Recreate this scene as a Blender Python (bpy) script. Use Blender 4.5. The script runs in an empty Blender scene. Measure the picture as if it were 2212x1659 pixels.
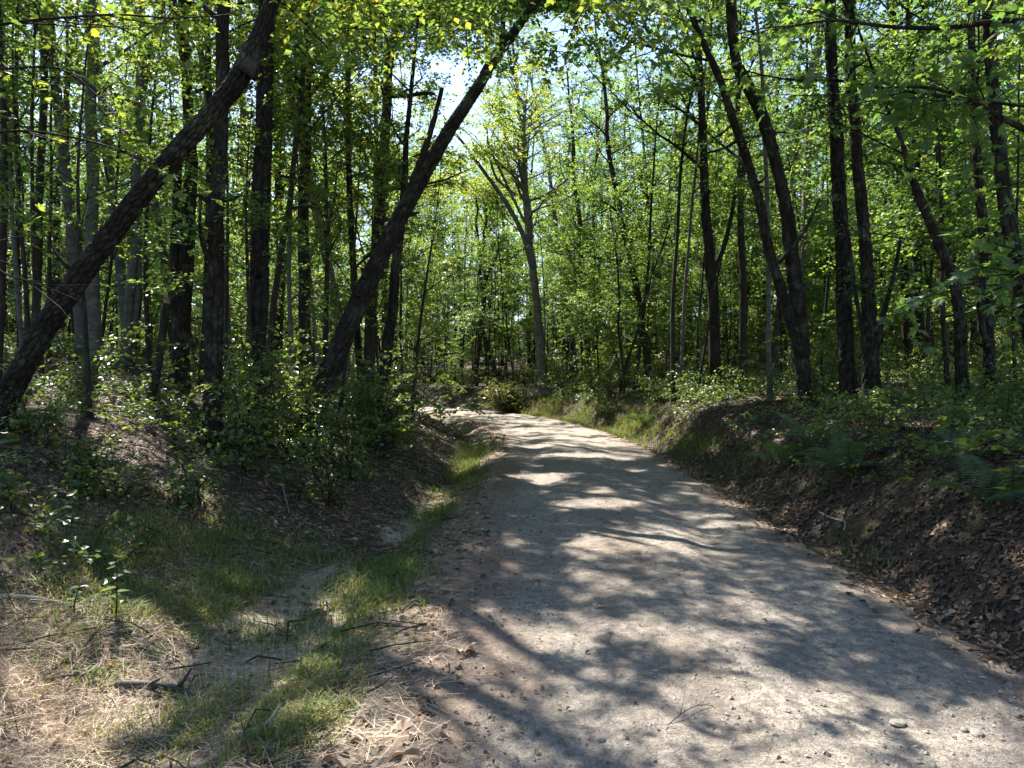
import bpy, math
import numpy as np
from mathutils import Vector

# ------------------------------------------------------------------ camera, sky, sun, exposure
SC = bpy.context.scene
COL = SC.collection
CAM_H, F, CX, CY = 1.6, 1659.0, 1106.0, 853.0
cam = bpy.data.cameras.new('camera')
cam.sensor_width = 36.0; cam.lens = 27.0; cam.shift_y = 0.0107
cam.clip_start = 0.05; cam.clip_end = 2000.0
camo = bpy.data.objects.new('camera', cam); COL.objects.link(camo)
camo.location = (0, 0, CAM_H); camo.rotation_euler = (math.radians(90), 0, 0)
SC.camera = camo

SUN_EL, SUN_AZ = 50.0, -28.0          # degrees; azimuth from +Y towards +X
W = bpy.data.worlds.new('World'); SC.world = W; W.use_nodes = True
nt = W.node_tree; nt.nodes.clear()
sky = nt.nodes.new('ShaderNodeTexSky'); sky.sky_type = 'NISHITA'; sky.sun_disc = False
sky.sun_elevation = math.radians(SUN_EL); sky.sun_rotation = math.radians(SUN_AZ)
sky.air_density = 1.0; sky.dust_density = 0.4; sky.ozone_density = 1.0
bg = nt.nodes.new('ShaderNodeBackground'); bg.inputs['Strength'].default_value = 0.08
wo = nt.nodes.new('ShaderNodeOutputWorld')
nt.links.new(sky.outputs[0], bg.inputs[0]); nt.links.new(bg.outputs[0], wo.inputs[0])
ea, aa = math.radians(SUN_EL), math.radians(SUN_AZ)
SUNV = np.array([math.sin(aa)*math.cos(ea), math.cos(aa)*math.cos(ea), math.sin(ea)])   # towards the sun
SHX, SHY = SUNV[0]/SUNV[2], SUNV[1]/SUNV[2]
sl = bpy.data.lights.new('sun', 'SUN'); sl.energy = 5.0; sl.angle = math.radians(0.55); sl.color = (1.0, 0.955, 0.88)
so = bpy.data.objects.new('sun', sl); COL.objects.link(so)
so.rotation_euler = Vector(SUNV).to_track_quat('Z', 'Y').to_euler(); so.location = (-20, 30, 60)
SC.view_settings.view_transform = 'Standard'; SC.view_settings.look = 'None'
SC.view_settings.exposure = 2.05; SC.view_settings.gamma = 1.0; SC.view_settings.use_curve_mapping = False
cy = SC.cycles
cy.max_bounces = 7; cy.diffuse_bounces = 4; cy.glossy_bounces = 2; cy.transmission_bounces = 5; cy.transparent_max_bounces = 4
cy.use_denoising = True; cy.use_adaptive_sampling = True; cy.adaptive_threshold = 0.02
cy.sample_clamp_indirect = 6.0; cy.caustics_reflective = False; cy.caustics_refractive = False

R = np.random.default_rng(11)

# ------------------------------------------------------------------ small maths
def _h(ix, iy, iz, s):
    n = (ix.astype(np.int64)*374761393 + iy.astype(np.int64)*668265263 + iz.astype(np.int64)*2147483647 + s*974634777) & 0xffffffff
    n = ((n ^ (n >> 13)) * 1274126177) & 0xffffffff
    n = ((n ^ (n >> 16)) * 2246822519) & 0xffffffff
    return (n & 0xffff) / 65535.0
def vnoise(x, y, z=None, s=0):
    x = np.asarray(x, float); y = np.asarray(y, float)
    z = np.zeros_like(x) if z is None else np.asarray(z, float)
    ix, iy, iz = np.floor(x), np.floor(y), np.floor(z)
    fx, fy, fz = x-ix, y-iy, z-iz
    fx, fy, fz = [f*f*(3-2*f) for f in (fx, fy, fz)]
    r = 0
    for a in (0, 1):
        for b in (0, 1):
            for c in (0, 1):
                r = r + _h(ix+a, iy+b, iz+c, s)*(fx if a else 1-fx)*(fy if b else 1-fy)*(fz if c else 1-fz)
    return r*2-1
def fbm(x, y, z=None, s=0, o=3):
    r = 0; a = 1.0; t = 0
    for k in range(o):
        r = r + a*vnoise(np.asarray(x)*2**k, np.asarray(y)*2**k, None if z is None else np.asarray(z)*2**k, s+k*17); t += a; a *= .5
    return r/t
def nrm(v): return v/np.maximum(np.linalg.norm(v, axis=-1, keepdims=True), 1e-9)
def sstep(a, b, x):
    t = np.clip((x-a)/(b-a), 0, 1); return t*t*(3-2*t)

# ------------------------------------------------------------------ the lie of the land
_cl = np.array([(1.1,-30),(1.1,-10),(1.1,0),(1.1,3),(1.05,6.6),(1.2,11.5),(1.25,18),(.75,22.5),(-.3,27.5),(-2.4,32.5),(-6,37),(-11,41),(-18,44),(-30,48),(-60,54)], float)
def _smooth(p, n=400):
    d = np.r_[0, np.cumsum(np.linalg.norm(np.diff(p, axis=0), axis=1))]
    t = np.linspace(0, d[-1], n)
    q = np.stack([np.interp(t, d, p[:, 0]), np.interp(t, d, p[:, 1])], 1)
    for _ in range(40): q[1:-1] = .25*q[:-2]+.5*q[1:-1]+.25*q[2:]
    return q
CL = _smooth(_cl); CLT = nrm(np.gradient(CL, axis=0))
def road_sd(x, y):
    x = np.ravel(x); y = np.ravel(y); out = np.empty(len(x))
    for i in range(0, len(x), 20000):
        dx = x[i:i+20000, None]-CL[None, :, 0]; dy = y[i:i+20000, None]-CL[None, :, 1]
        k = np.argmin(dx*dx+dy*dy, 1); r = np.arange(len(k))
        ddx, ddy = dx[r, k], dy[r, k]
        s = CLT[k, 1]*ddx-CLT[k, 0]*ddy            # right of travel positive
        out[i:i+20000] = np.where(s >= 0, 1, -1)*np.maximum(np.hypot(ddx, ddy)*(np.hypot(ddx, ddy) > np.abs(s)*1.05), np.abs(s))
    return out
BY = np.array([-40, 0, 20, 30, 36, 45, 60, 100, 300]); BZ = np.array([-.6, 0, .56, .84, .98, 1.15, 1.9, 5.0, 24.0])
LY = np.array([-30, 0, 4, 6, 9, 14, 25, 80]); LW = np.array([4.6, 4.0, 2.9, 2.2, 1.25, .85, .8, .8])
LT = np.array([0, .5, 1, 2.5, 4, 6, 10, 20, 40, 200]); LZ = np.array([0, .2, .42, .8, 1.15, 1.6, 2.2, 3.2, 4.2, 7])
RT = np.array([0, .12, .45, .95, 1.5, 3, 6, 12, 25, 60, 200]); RZ = np.array([0, -.02, .28, .72, .95, 1.08, 1.25, 1.55, 2.1, 3, 5])
HW = 1.65
def ground(x, y, sd=None, detail=True):
    shp = np.shape(x); x = np.ravel(np.asarray(x, float)); y = np.ravel(np.asarray(y, float))
    s = road_sd(x, y) if sd is None else sd
    z = np.interp(y, BY, BZ)
    w = np.interp(y, LY, LW)
    u = -s-HW
    lt = np.interp(u-w, LT, LZ) - .17*np.sin(np.pi*np.clip(u/w, 0, 1))**1.5
    rt = np.interp(s-HW-.05, RT, RZ)
    rd = .035*(1-(s/HW)**2) - .034*np.exp(-((np.abs(s)-.78)/.24)**2)
    z = z + np.where(u > 0, lt, np.where(s > HW, rt, rd))
    if detail:
        off = sstep(HW-.2, HW+.7, np.abs(s))
        z = z + off*(.06*fbm(x*.9, y*.9, s=3)+.04*fbm(x*3.1, y*3.1, s=5)) + off*sstep(3, 9, np.abs(s))*.25*fbm(x*.18, y*.18, s=9)
        z = z + (1-off)*.012*fbm(x*2.3, y*1.2, s=21)
        # straw hummocks by the ditch
        for hx, hy, hr, hh in ((-2.55, 4.75, .45, .16), (-2.75, 3.6, .45, .18), (-1.5, 3.0, .4, .05)):
            z = z + hh*np.exp(-((x-hx)**2+(y-hy)**2)/hr**2)
    return z.reshape(shp)
def gz(x, y): return float(ground(np.array([x]), np.array([y]))[0])
def at(px, py, Y): return np.array([(px-CX)/F*Y, Y, CAM_H-(py-CY)/F*Y])

# sun patches: leaves that would shade this ground are cut from the crowns (x, y, rx, ry)
GAPS = np.array([(1.2,7.1,.8,.8),(.37,11.5,.55,.6),(1.06,9.1,.65,.5),(.65,5.84,.3,.24),(.74,5.49,.33,.14),(1.14,5.07,.2,.14),(.85,4.57,.62,.4),(.38,4.69,.45,.31),(-.29,5.03,.27,.2),
 (1.15,3.5,1.15,.4),(.58,3.95,.42,.21),(.04,4.19,.23,.09),(1.37,3.89,.36,.14),(1.8,3.67,.25,.12),(2.0,3.3,.45,.35),(2.74,5.38,.36,.15),(1.59,4.93,.21,.12),(2.55,6.27,.34,.13),
 (-.54,3.36,.42,.25),(-.84,3.63,.28,.2),(-.2,3.53,.15,.16),(-.36,4.13,.2,.09),(2.85,6.93,.17,.15),(2.18,7.97,.43,.2),(2.6,20.6,1.0,.8),(2.0,18.3,1.3,.5),(1.0,21.6,1.3,.6),
 (-.11,30.8,2.4,2.1),(1.26,14.5,.96,.4),(.75,16.8,.8,.45),(2.6,17.0,.6,.5),(.65,24.5,.9,.9),(2.2,11.4,.41,.25),(-2.46,4.6,.55,.62),(-2.22,3.57,.4,.43),(-1.71,3.36,.34,.25),
 (-5.7,9.7,.63,1.2),(-1.35,6.1,.29,.5),(-2.3,9.5,.3,.9),(-1.06,10.5,.34,1.3),(-1.47,3.73,.25,.21),(-1.77,5.39,.2,.22),(5.7,11.9,.36,.6),(5.1,8.8,.21,.3),(-.9,13.9,.33,1.2),(-3.95,6.3,.34,.3),
 (1.5,2.8,.9,.5),(2.1,2.95,.6,.3),(1.55,3.3,.7,.25),(-1.2,2.6,1.0,.4),(-3.6,11.5,.6,.8),(-5.0,13,.8,1.0),(-2.9,13.2,.5,.8),(-7.5,12.5,.8,.9),(-3,9.2,.7,.7),(-4.3,8.3,.6,.5),(-2.5,11.2,.5,.7),(-6,8.3,.7,.5),(-4.6,10.2,.7,.6),(-7,10.5,.8,.7),(-3.2,15.5,.8,.8),(-6.2,15,.9,.8),(-3.1,5.2,.55,.35),(-2.9,4.3,.6,.5),(-2.2,4.1,.5,.4),(-2.0,2.9,.5,.25),(-1.0,4.6,.25,.2),(-2.9,7.2,.4,.35)])
GR0 = (-7.5, 8.5, 2.0, 34.0)
def lit(gx, gy):
    wx = gx+.34*fbm(gx*2.6, gy*2.6, s=31, o=4); wy = gy+.34*fbm(gx*2.6+9, gy*2.6, s=37, o=4)
    m = np.zeros(len(gx), bool)
    for a, b, rx, ry in GAPS: m |= ((wx-a)/(rx*.88))**2+((wy-b)/(ry*.88))**2 < 1
    return m & (fbm(gx*4.2, gy*3.0, s=39) < .27) | (vnoise(gx*4.6, gy*3.2, s=40) > .70)
def shadow_xy(p):
    z = p[:, 2]; g = np.interp(p[:, 1], BY, BZ)
    for _ in range(3):
        gx = p[:, 0]-(z-g)*SHX; gy = p[:, 1]-(z-g)*SHY; g = np.interp(gy, BY, BZ)+np.where(gx > 3.6, .8, 0)+np.where(gx < -3.2, .6, 0)
    return gx, gy
def keep_lit(p):
    gx, gy = shadow_xy(p)
    return ~lit(gx, gy)

# ------------------------------------------------------------------ materials
def mat(name):
    m = bpy.data.materials.new(name); m.use_nodes = True
    t = m.node_tree; t.nodes.clear()
    return m, t, t.nodes.new('ShaderNodeOutputMaterial')
def nd(t, k, **kw):
    n = t.nodes.new('ShaderNode'+k)
    for a, b in kw.items():
        if a[0] == '_': setattr(n, a[1:], b)
        else: n.inputs[a.replace('_', ' ')].default_value = b
    return n
def ramp(t, fac, stops):
    r = t.nodes.new('ShaderNodeValToRGB'); e = r.color_ramp.elements
    while len(e) < len(stops): e.new(.5)
    for k, (p, c) in enumerate(stops): e[k].position = p; e[k].color = (*c, 1)
    t.links.new(fac, r.inputs[0]); return r.outputs[0]
def mixc(t, fac, a, b, mode='MIX'):
    m = t.nodes.new('ShaderNodeMix'); m.data_type = 'RGBA'; m.blend_type = mode
    for v, i in ((fac, 0), (a, 6), (b, 7)):
        if hasattr(v, 'links'): t.links.new(v, m.inputs[i])
        else: m.inputs[i].default_value = v if i == 0 else (*v, 1)
    return m.outputs[2]
def math_(t, op, a, b=0.0, clamp=False):
    m = t.nodes.new('ShaderNodeMath'); m.operation = op; m.use_clamp = clamp
    for v, i in ((a, 0), (b, 1)):
        if hasattr(v, 'links'): t.links.new(v, m.inputs[i])
        else: m.inputs[i].default_value = v
    return m.outputs[0]
def noise(t, vec, scale, detail=4, rough=.6):
    n = nd(t, 'TexNoise', Scale=scale, Detail=detail, Roughness=rough)
    if vec is not None: t.links.new(vec, n.inputs['Vector'])
    return n.outputs[0]
def scaled(t, vec, s):
    m = nd(t, 'Mapping'); m.inputs['Scale'].default_value = s; t.links.new(vec, m.inputs['Vector']); return m.outputs[0]
def attr(t, n):
    a = t.nodes.new('ShaderNodeAttribute'); a.attribute_name = n; return a.outputs['Fac']
def bump(t, h, strength, dist):
    b = nd(t, 'Bump', Strength=strength, Distance=dist); t.links.new(h, b.inputs['Height']); return b.outputs[0]
def out_principled(t, o, col, rough=.8, spec=.3, normal=None):
    p = nd(t, 'BsdfPrincipled'); p.inputs['Roughness'].default_value = rough; p.inputs['Specular IOR Level'].default_value = spec
    if hasattr(col, 'links'): t.links.new(col, p.inputs['Base Color'])
    else: p.inputs['Base Color'].default_value = (*col, 1)
    if normal is not None: t.links.new(normal, p.inputs['Normal'])
    t.links.new(p.outputs[0], o.inputs[0]); return p

def leaf_mat(name, stops, trans=.5, rough=.42, tint=(1.5, 1.25, .55)):
    m, t, o = mat(name)
    oi = t.nodes.new('ShaderNodeObjectInfo')
    f = math_(t, 'ADD', attr(t, 'tone'), math_(t, 'MULTIPLY', math_(t, 'SUBTRACT', oi.outputs['Random'], .5), .22))
    c = ramp(t, f, stops)
    p = nd(t, 'BsdfPrincipled'); p.inputs['Roughness'].default_value = rough; p.inputs['Specular IOR Level'].default_value = .45
    t.links.new(c, p.inputs['Base Color'])
    tr = nd(t, 'BsdfTranslucent'); t.links.new(mixc(t, 1.0, c, tint, 'MULTIPLY'), tr.inputs[0])
    ms = nd(t, 'MixShader', Fac=trans); t.links.new(p.outputs[0], ms.inputs[1]); t.links.new(tr.outputs[0], ms.inputs[2])
    t.links.new(ms.outputs[0], o.inputs[0]); return m
GREENS = [(0, (.028, .065, .038)), (.3, (.055, .110, .046)), (.55, (.100, .150, .042)), (.8, (.165, .190, .045)), (.95, (.24, .21, .04)), (1, (.30, .15, .04))]
M_leaf = leaf_mat('broad_leaf', GREENS, .58, .44, tint=(2.2, 2.1, .85))
M_shrub = leaf_mat('shrub_leaf', GREENS, .5, .36, (1.7, 1.5, .6))
M_rust = leaf_mat('turning_leaf', [(0, (.075, .12, .03)), (.35, (.15, .165, .045)), (.6, (.20, .14, .05)), (1, (.16, .06, .03))], .45)
M_needle = leaf_mat('pine_needle', [(0, (.03, .06, .03)), (.5, (.06, .09, .03)), (1, (.16, .11, .05))], .25)
M_grass = leaf_mat('grass_blade', [(0, (.05, .08, .02)), (.45, (.105, .18, .032)), (.8, (.20, .20, .07)), (1, (.32, .25, .14))], .4, .8)
M_litter = leaf_mat('dry_leaf', [(0, (.045, .030, .020)), (.3, (.11, .07, .042)), (.6, (.21, .14, .09)), (.85, (.33, .24, .17)), (.95, (.33, .15, .05)), (1, (.40, .36, .31))], .15, .6, (1.2, 1.0, .8))
M_straw = leaf_mat('pine_straw', [(0, (.09, .055, .032)), (.4, (.33, .21, .122)), (.75, (.50, .365, .24)), (1, (.60, .50, .38))], .1, .55, (1, 1, 1))
M_dneedle = leaf_mat('weathered_needle', [(0, (.03, .025, .02)), (.5, (.11, .08, .06)), (1, (.36, .28, .21))], .05, .6, (1, 1, 1))

def bark_mat(name, dark, mid, lichen, amt, sc=(16, 16, 3.0), bstr=.8, geo=False):
    m, t, o = mat(name); v = nd(t, 'TexCoord').outputs['Object']
    n1 = noise(t, scaled(t, v, sc), 1, 5, .65); n2 = noise(t, v, 70, 4, .7)
    e = attr(t, 'tone') if geo else ramp(t, n1, [(.38, (0, 0, 0)), (.6, (1, 1, 1))])
    c = mixc(t, e, dark, mid); c = mixc(t, math_(t, 'MULTIPLY', n2, .6), c, tuple(x*.5 for x in mid))
    li = ramp(t, noise(t, v, 2.6, 6, .75), [(.55-amt, (0, 0, 0)), (.70-amt, (1, 1, 1))])
    c = mixc(t, math_(t, 'MULTIPLY', math_(t, 'MULTIPLY', li, e), .7), c, lichen)
    h = math_(t, 'ADD', math_(t, 'MULTIPLY', n1, 1.0), math_(t, 'MULTIPLY', n2, .35))
    out_principled(t, o, c, .9, .12, bump(t, h, bstr, .03)); return m
M_oak = bark_mat('furrowed_bark', (.006, .005, .004), (.038, .031, .024), (.085, .085, .06), .0)
M_pine = bark_mat('ridged_brown_bark', (.010, .008, .006), (.055, .043, .035), (.085, .07, .06), -.05, (10, 10, 2.2), 1.0)
M_oakg = bark_mat('plated_oak_bark', (.003, .0025, .002), (.034, .028, .021), (.115, .115, .08), .06, geo=True)
M_pineg = bark_mat('plated_pine_bark', (.003, .0025, .0025), (.042, .034, .029), (.08, .07, .06), -.02, geo=True)
M_grey = bark_mat('grey_smooth_bark', (.06, .056, .049), (.14, .133, .117), (.22, .22, .185), .03, (5, 5, 9), .25)
M_thin = bark_mat('sapling_bark', (.016, .013, .010), (.050, .041, .031), (.10, .10, .07), .02, (24, 24, 5), .4)
M_dead, t, o = mat('weathered_wood'); v = nd(t, 'TexCoord').outputs['Object']
out_principled(t, o, ramp(t, noise(t, scaled(t, v, (30, 30, 30)), 1, 5), [(.3, (.12, .10, .085)), (.6, (.30, .27, .24)), (.8, (.42, .39, .35))]), .85, .2)
M_char, t, o = mat('dark_wet_wood'); v = nd(t, 'TexCoord').outputs['Object']
out_principled(t, o, ramp(t, noise(t, scaled(t, v, (40, 40, 40)), 1, 4), [(.35, (.016, .014, .013)), (.7, (.06, .05, .045))]), .7, .3)
M_stone, t, o = mat('field_stone'); v = nd(t, 'TexCoord').outputs['Object']
oi = t.nodes.new('ShaderNodeObjectInfo'); c = ramp(t, noise(t, v, 30, 5), [(.3, (.11, .097, .083)), (.5, (.20, .178, .152)), (.75, (.31, .28, .24))])
out_principled(t, o, c, .85, .3, bump(t, noise(t, v, 60, 4), .5, .01))
M_gravel, t, o = mat('loose_gravel'); c = ramp(t, attr(t, 'tone'), [(0, (.10, .085, .075)), (.5, (.30, .26, .22)), (.85, (.42, .37, .32)), (1, (.55, .52, .48))]); out_principled(t, o, c, .85, .3)

# forest floor: litter, straw, sand washed into the ditch
M_floor, t, o = mat('forest_floor'); v = nd(t, 'TexCoord').outputs['Object']
a1 = noise(t, v, 9, 6, .7); a2 = noise(t, v, 45, 5, .7); a3 = noise(t, v, .8, 3)
c = ramp(t, a2, [(.28, (.012, .009, .007)), (.45, (.040, .028, .020)), (.6, (.085, .058, .040)), (.75, (.16, .12, .085))])
c = mixc(t, ramp(t, a1, [(.4, (0, 0, 0)), (.65, (1, 1, 1))]), c, (.032, .023, .016))
c = mixc(t, math_(t, 'MULTIPLY', ramp(t, a3, [(.48, (0, 0, 0)), (.62, (1, 1, 1))]), .35), c, (.05, .065, .02))
st = ramp(t, a2, [(.3, (.06, .042, .026)), (.5, (.22, .155, .095)), (.7, (.42, .33, .22))]); c = mixc(t, attr(t, 'straw'), c, st)
sn = ramp(t, noise(t, v, 60, 6, .7), [(.3, (.19, .155, .115)), (.55, (.31, .26, .195)), (.75, (.40, .35, .28))]); c = mixc(t, attr(t, 'sand'), c, sn)
vo = nd(t, 'TexVoronoi', Scale=26.0); t.links.new(v, vo.inputs['Vector'])
h = math_(t, 'ADD', math_(t, 'MULTIPLY', a2, .6), vo.outputs['Distance'])
out_principled(t, o, c, .92, .15, bump(t, h, .9, .03))

M_road, t, o = mat('sandy_gravel_road'); v = nd(t, 'TexCoord').outputs['Object']
f1 = noise(t, v, 130, 5, .75); f2 = noise(t, scaled(t, v, (1.0, .35, 1)), 2.2, 5, .65); f3 = noise(t, v, 14, 5, .7)
c = ramp(t, f1, [(.3, (.09, .076, .06)), (.43, (.28, .24, .195)), (.56, (.44, .385, .315)), (.72, (.60, .545, .47))])
c = mixc(t, math_(t, 'MULTIPLY', ramp(t, f2, [(.42, (0, 0, 0)), (.66, (1, 1, 1))]), .55), c, (.19, .167, .142))
c = mixc(t, math_(t, 'MULTIPLY', ramp(t, f3, [(.46, (0, 0, 0)), (.62, (1, 1, 1))]), .75), c, (.155, .134, .112))
f4 = noise(t, scaled(t, v, (1, .5, 1)), 34, 6, .8); c = mixc(t, math_(t, 'MULTIPLY', ramp(t, f4, [(.5, (0, 0, 0)), (.6, (1, 1, 1))]), .6), c, (.125, .108, .09))
c = mixc(t, attr(t, 'straw'), c, mixc(t, f1, (.11, .07, .05), (.24, .17, .12)))
sp = nd(t, 'TexVoronoi', Scale=75.0); t.links.new(v, sp.inputs['Vector'])
pebm = ramp(t, sp.outputs['Distance'], [(.12, (1, 1, 1)), (.24, (0, 0, 0))])
pcol = ramp(t, nd(t, 'SeparateColor').outputs[0], [(0, (.1, .09, .08)), (1, (.6, .56, .52))])
sep = [n for n in t.nodes if n.type == 'SEPARATE_COLOR'][0]; t.links.new(sp.outputs['Color'], sep.inputs[0])
c = mixc(t, math_(t, 'MULTIPLY', pebm, .7), c, pcol)
h = math_(t, 'ADD', math_(t, 'ADD', math_(t, 'MULTIPLY', f1, .35), math_(t, 'MULTIPLY', f3, 1.0)), math_(t, 'MULTIPLY', pebm, .35))
out_principled(t, o, c, .92, .12, bump(t, h, 1.0, .035))

# ------------------------------------------------------------------ mesh accumulation
class MB:
    def __init__(s): s.v = []; s.f = []; s.m = []; s.t = []; s.sm = []; s.n = 0
    def add(s, v, f, mi=0, tone=.5, smooth=False):
        if len(f) == 0: return s
        v = np.asarray(v, np.float32); f = np.asarray(f, np.int64)
        s.v.append(v); s.f.append(f+s.n); s.n += len(v); k = len(f)
        s.m.append(np.full(k, mi, np.int32)); s.t.append(np.broadcast_to(np.asarray(tone, np.float32), (k,)).copy()); s.sm.append(np.full(k, smooth))
        return s
    def mesh(s, name, mats, origin=(0, 0, 0)):
        me = bpy.data.meshes.new(name)
        v = np.concatenate(s.v)-np.asarray(origin, np.float32); f = np.concatenate(s.f)
        me.vertices.add(len(v)); me.vertices.foreach_set('co', v.ravel())
        me.loops.add(f.size); me.loops.foreach_set('vertex_index', f.ravel().astype(np.int32))
        me.polygons.add(len(f)); me.polygons.foreach_set('loop_start', (np.arange(len(f))*3).astype(np.int32))
        me.polygons.foreach_set('material_index', np.concatenate(s.m)); me.polygons.foreach_set('use_smooth', np.concatenate(s.sm))
        for m in mats: me.materials.append(m)
        a = me.attributes.new('tone', 'FLOAT', 'FACE'); a.data.foreach_set('value', np.concatenate(s.t))
        me.update(calc_edges=True); return me
def link(name, data, parent=None, loc=(0, 0, 0)):
    o = bpy.data.objects.new(name, data); COL.objects.link(o); o.location = loc
    if parent is not None: o.parent = parent
    return o
def tag(o, label=None, cat=None, group=None, kind=None):
    if label: o['label'] = label
    if cat: o['category'] = cat
    if group: o['group'] = group
    if kind: o['kind'] = kind
    return o

def plates(u, v, nu, seed):
    """distance between the nearest two cell borders; u periodic with nu cells"""
    iu, iv = np.floor(u), np.floor(v); d1 = np.full(u.shape, 9.0); d2 = d1.copy()
    for a in (-1, 0, 1):
        for b in (-1, 0, 1):
            cu, cv = iu+a, iv+b; k = np.mod(cu, nu)
            du = cu+.15+.7*_h(k, cv, k*0, seed)-u; dv = cv+.1+.8*_h(k, cv, k*0+1, seed)-v
            d = np.hypot(du, dv); d2 = np.minimum(np.maximum(d, d1), d2); d1 = np.minimum(d, d1)
    return d2-d1
def resample(p, r, step):
    p = np.asarray(p, float); d = np.r_[0, np.cumsum(np.linalg.norm(np.diff(p, axis=0), axis=1))]
    n = max(4, int(d[-1]/step)); t = np.linspace(0, d[-1], n)
    q = np.stack([np.interp(t, d, p[:, k]) for k in range(3)], 1); rr = np.interp(t, d, r)
    k = max(1, int(.25*(d[-1]/max(len(p)-1, 1))/step)); ends = q[0].copy(), q[-1].copy()
    for _ in range(min(k*3, 60)): q[1:-1] = .25*q[:-2]+.5*q[1:-1]+.25*q[2:]
    q[0], q[-1] = ends
    return q, rr
def tube(p, r, segs, bark=None, seed=0, cap=True):
    """p (n,3) path, r (n) radii -> verts, tris. bark=(plate width, plate length, depth)"""
    p = np.asarray(p, float); r = np.asarray(r, float); n = len(p)
    T = nrm(np.gradient(p, axis=0)); ref = np.array([0, 1., 0]) if abs(T[0][1]) < .9 else np.array([1., 0, 0])
    A = np.empty_like(p); a = nrm(np.cross(T[0], ref))
    for i in range(n):
        a = a-T[i]*np.dot(a, T[i]); a = a/max(np.linalg.norm(a), 1e-9); A[i] = a
    B = np.cross(T, A); th = np.arange(segs)/segs*2*np.pi
    rr = np.repeat(r[:, None], segs, 1)
    if bark:
        L = np.r_[0, np.cumsum(np.linalg.norm(np.diff(p, axis=0), axis=1))]
        nu = max(5, round(2*np.pi*r[n//3]/bark[0])); TH, LL = np.meshgrid(th, L)
        wob = .5*vnoise(np.cos(TH)*2, np.sin(TH)*2, LL*5, seed+4)
        e = plates(TH/(2*np.pi)*nu+wob*.8, LL/bark[1]+wob, nu, seed)
        rr = rr+bark[2]*(sstep(.05, .32, e)-.6)*np.minimum(1, rr/.1)+rr*.12*vnoise(np.cos(TH)*1.3, np.sin(TH)*1.3, LL*1.1, seed)
        rr = rr+bark[2]*.35*vnoise(np.cos(TH)*nu*.5, np.sin(TH)*nu*.5, LL*28, seed+8)
    elif segs > 6:
        L = np.linspace(0, n*.1, n); TH, LL = np.meshgrid(th, L)
        rr = rr*(1+.08*vnoise(np.cos(TH)*1.5, np.sin(TH)*1.5, LL*1.5, seed))
    V = p[:, None]+rr[..., None]*(np.cos(th)[None, :, None]*A[:, None]+np.sin(th)[None, :, None]*B[:, None])
    tn = None
    if bark: ee = sstep(.06, .36, e); tn = np.tile(((ee[:-1]+ee[1:]+np.roll(ee, -1, 1)[:-1]+np.roll(ee, -1, 1)[1:])/4).ravel(), 2)
    V = V.reshape(-1, 3); i, j = np.meshgrid(np.arange(n-1), np.arange(segs), indexing='ij'); j2 = (j+1) % segs
    a, b, c, d = i*segs+j, i*segs+j2, (i+1)*segs+j2, (i+1)*segs+j
    fs = np.concatenate([np.stack([a, b, c], -1).reshape(-1, 3), np.stack([a, c, d], -1).reshape(-1, 3)])
    if cap:
        V = np.concatenate([V, p[-1:], p[:1]]); k = len(V); s = np.arange(segs)
        fs = np.concatenate([fs, np.stack([(n-1)*segs+s, (n-1)*segs+(s+1) % segs, np.full(segs, k-2)], 1), np.stack([(s+1) % segs, s, np.full(segs, k-1)], 1)])
    if bark: tube.tone = np.r_[tn, np.full(len(fs)-len(tn), .5)]
    return V, fs
def barktube(mb, *a):
    V, f = tube(*a); mb.add(V, f, 0, tube.tone if a[3] else .5, True)

# leaf outlines: (points, tris); y runs base to tip, x across, z up
KITE = (np.array([(0, 0, 0), (.36, .42, .08), (0, 1, -.06), (-.36, .42, .08)]), np.array([(0, 1, 2), (0, 2, 3)]))
OVAL = (np.array([(0, 0, 0), (.30, .28, .06), (.33, .58, .07), (0, 1, -.1), (-.33, .58, .07), (-.30, .28, .06)]), np.array([(0, 1, 3), (1, 2, 3), (0, 3, 5), (5, 3, 4)]))
MAPLE = (np.array([(0, 0, 0), (.30, .02, .03), (.62, .30, .0), (.30, .40, .06), (.42, .78, .02), (.14, .66, .05), (0, 1.05, -.06), (-.14, .66, .05), (-.42, .78, .02), (-.30, .40, .06), (-.62, .30, .0), (-.30, .02, .03)]),
         np.array([(0, 1, 3), (1, 2, 3), (0, 3, 5), (3, 4, 5), (0, 5, 6), (0, 6, 7), (0, 7, 9), (7, 8, 9), (0, 9, 11), (9, 10, 11)]))
NEEDLE = (np.array([(-.006, 0, 0), (.006, 0, 0), (0, 1, 0)]), np.array([(0, 1, 2)]))
def place_leaves(mb, P, D, N, size, tone, shape=KITE, mi=0):
    if len(P) == 0: return
    Y = nrm(D); X = nrm(np.cross(Y, N)); Z = np.cross(X, Y); size = np.broadcast_to(np.asarray(size, float), (len(P),))
    tv, tf = shape
    V = P[:, None]+size[:, None, None]*(tv[None, :, 0:1]*X[:, None]+tv[None, :, 1:2]*Y[:, None]+tv[None, :, 2:3]*Z[:, None])
    k = len(tv); Fc = tf[None]+(np.arange(len(P))*k)[:, None, None]
    mb.add(V.reshape(-1, 3), Fc.reshape(-1, 3), mi, np.repeat(np.broadcast_to(tone, (len(P),)), len(tf)))
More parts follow.
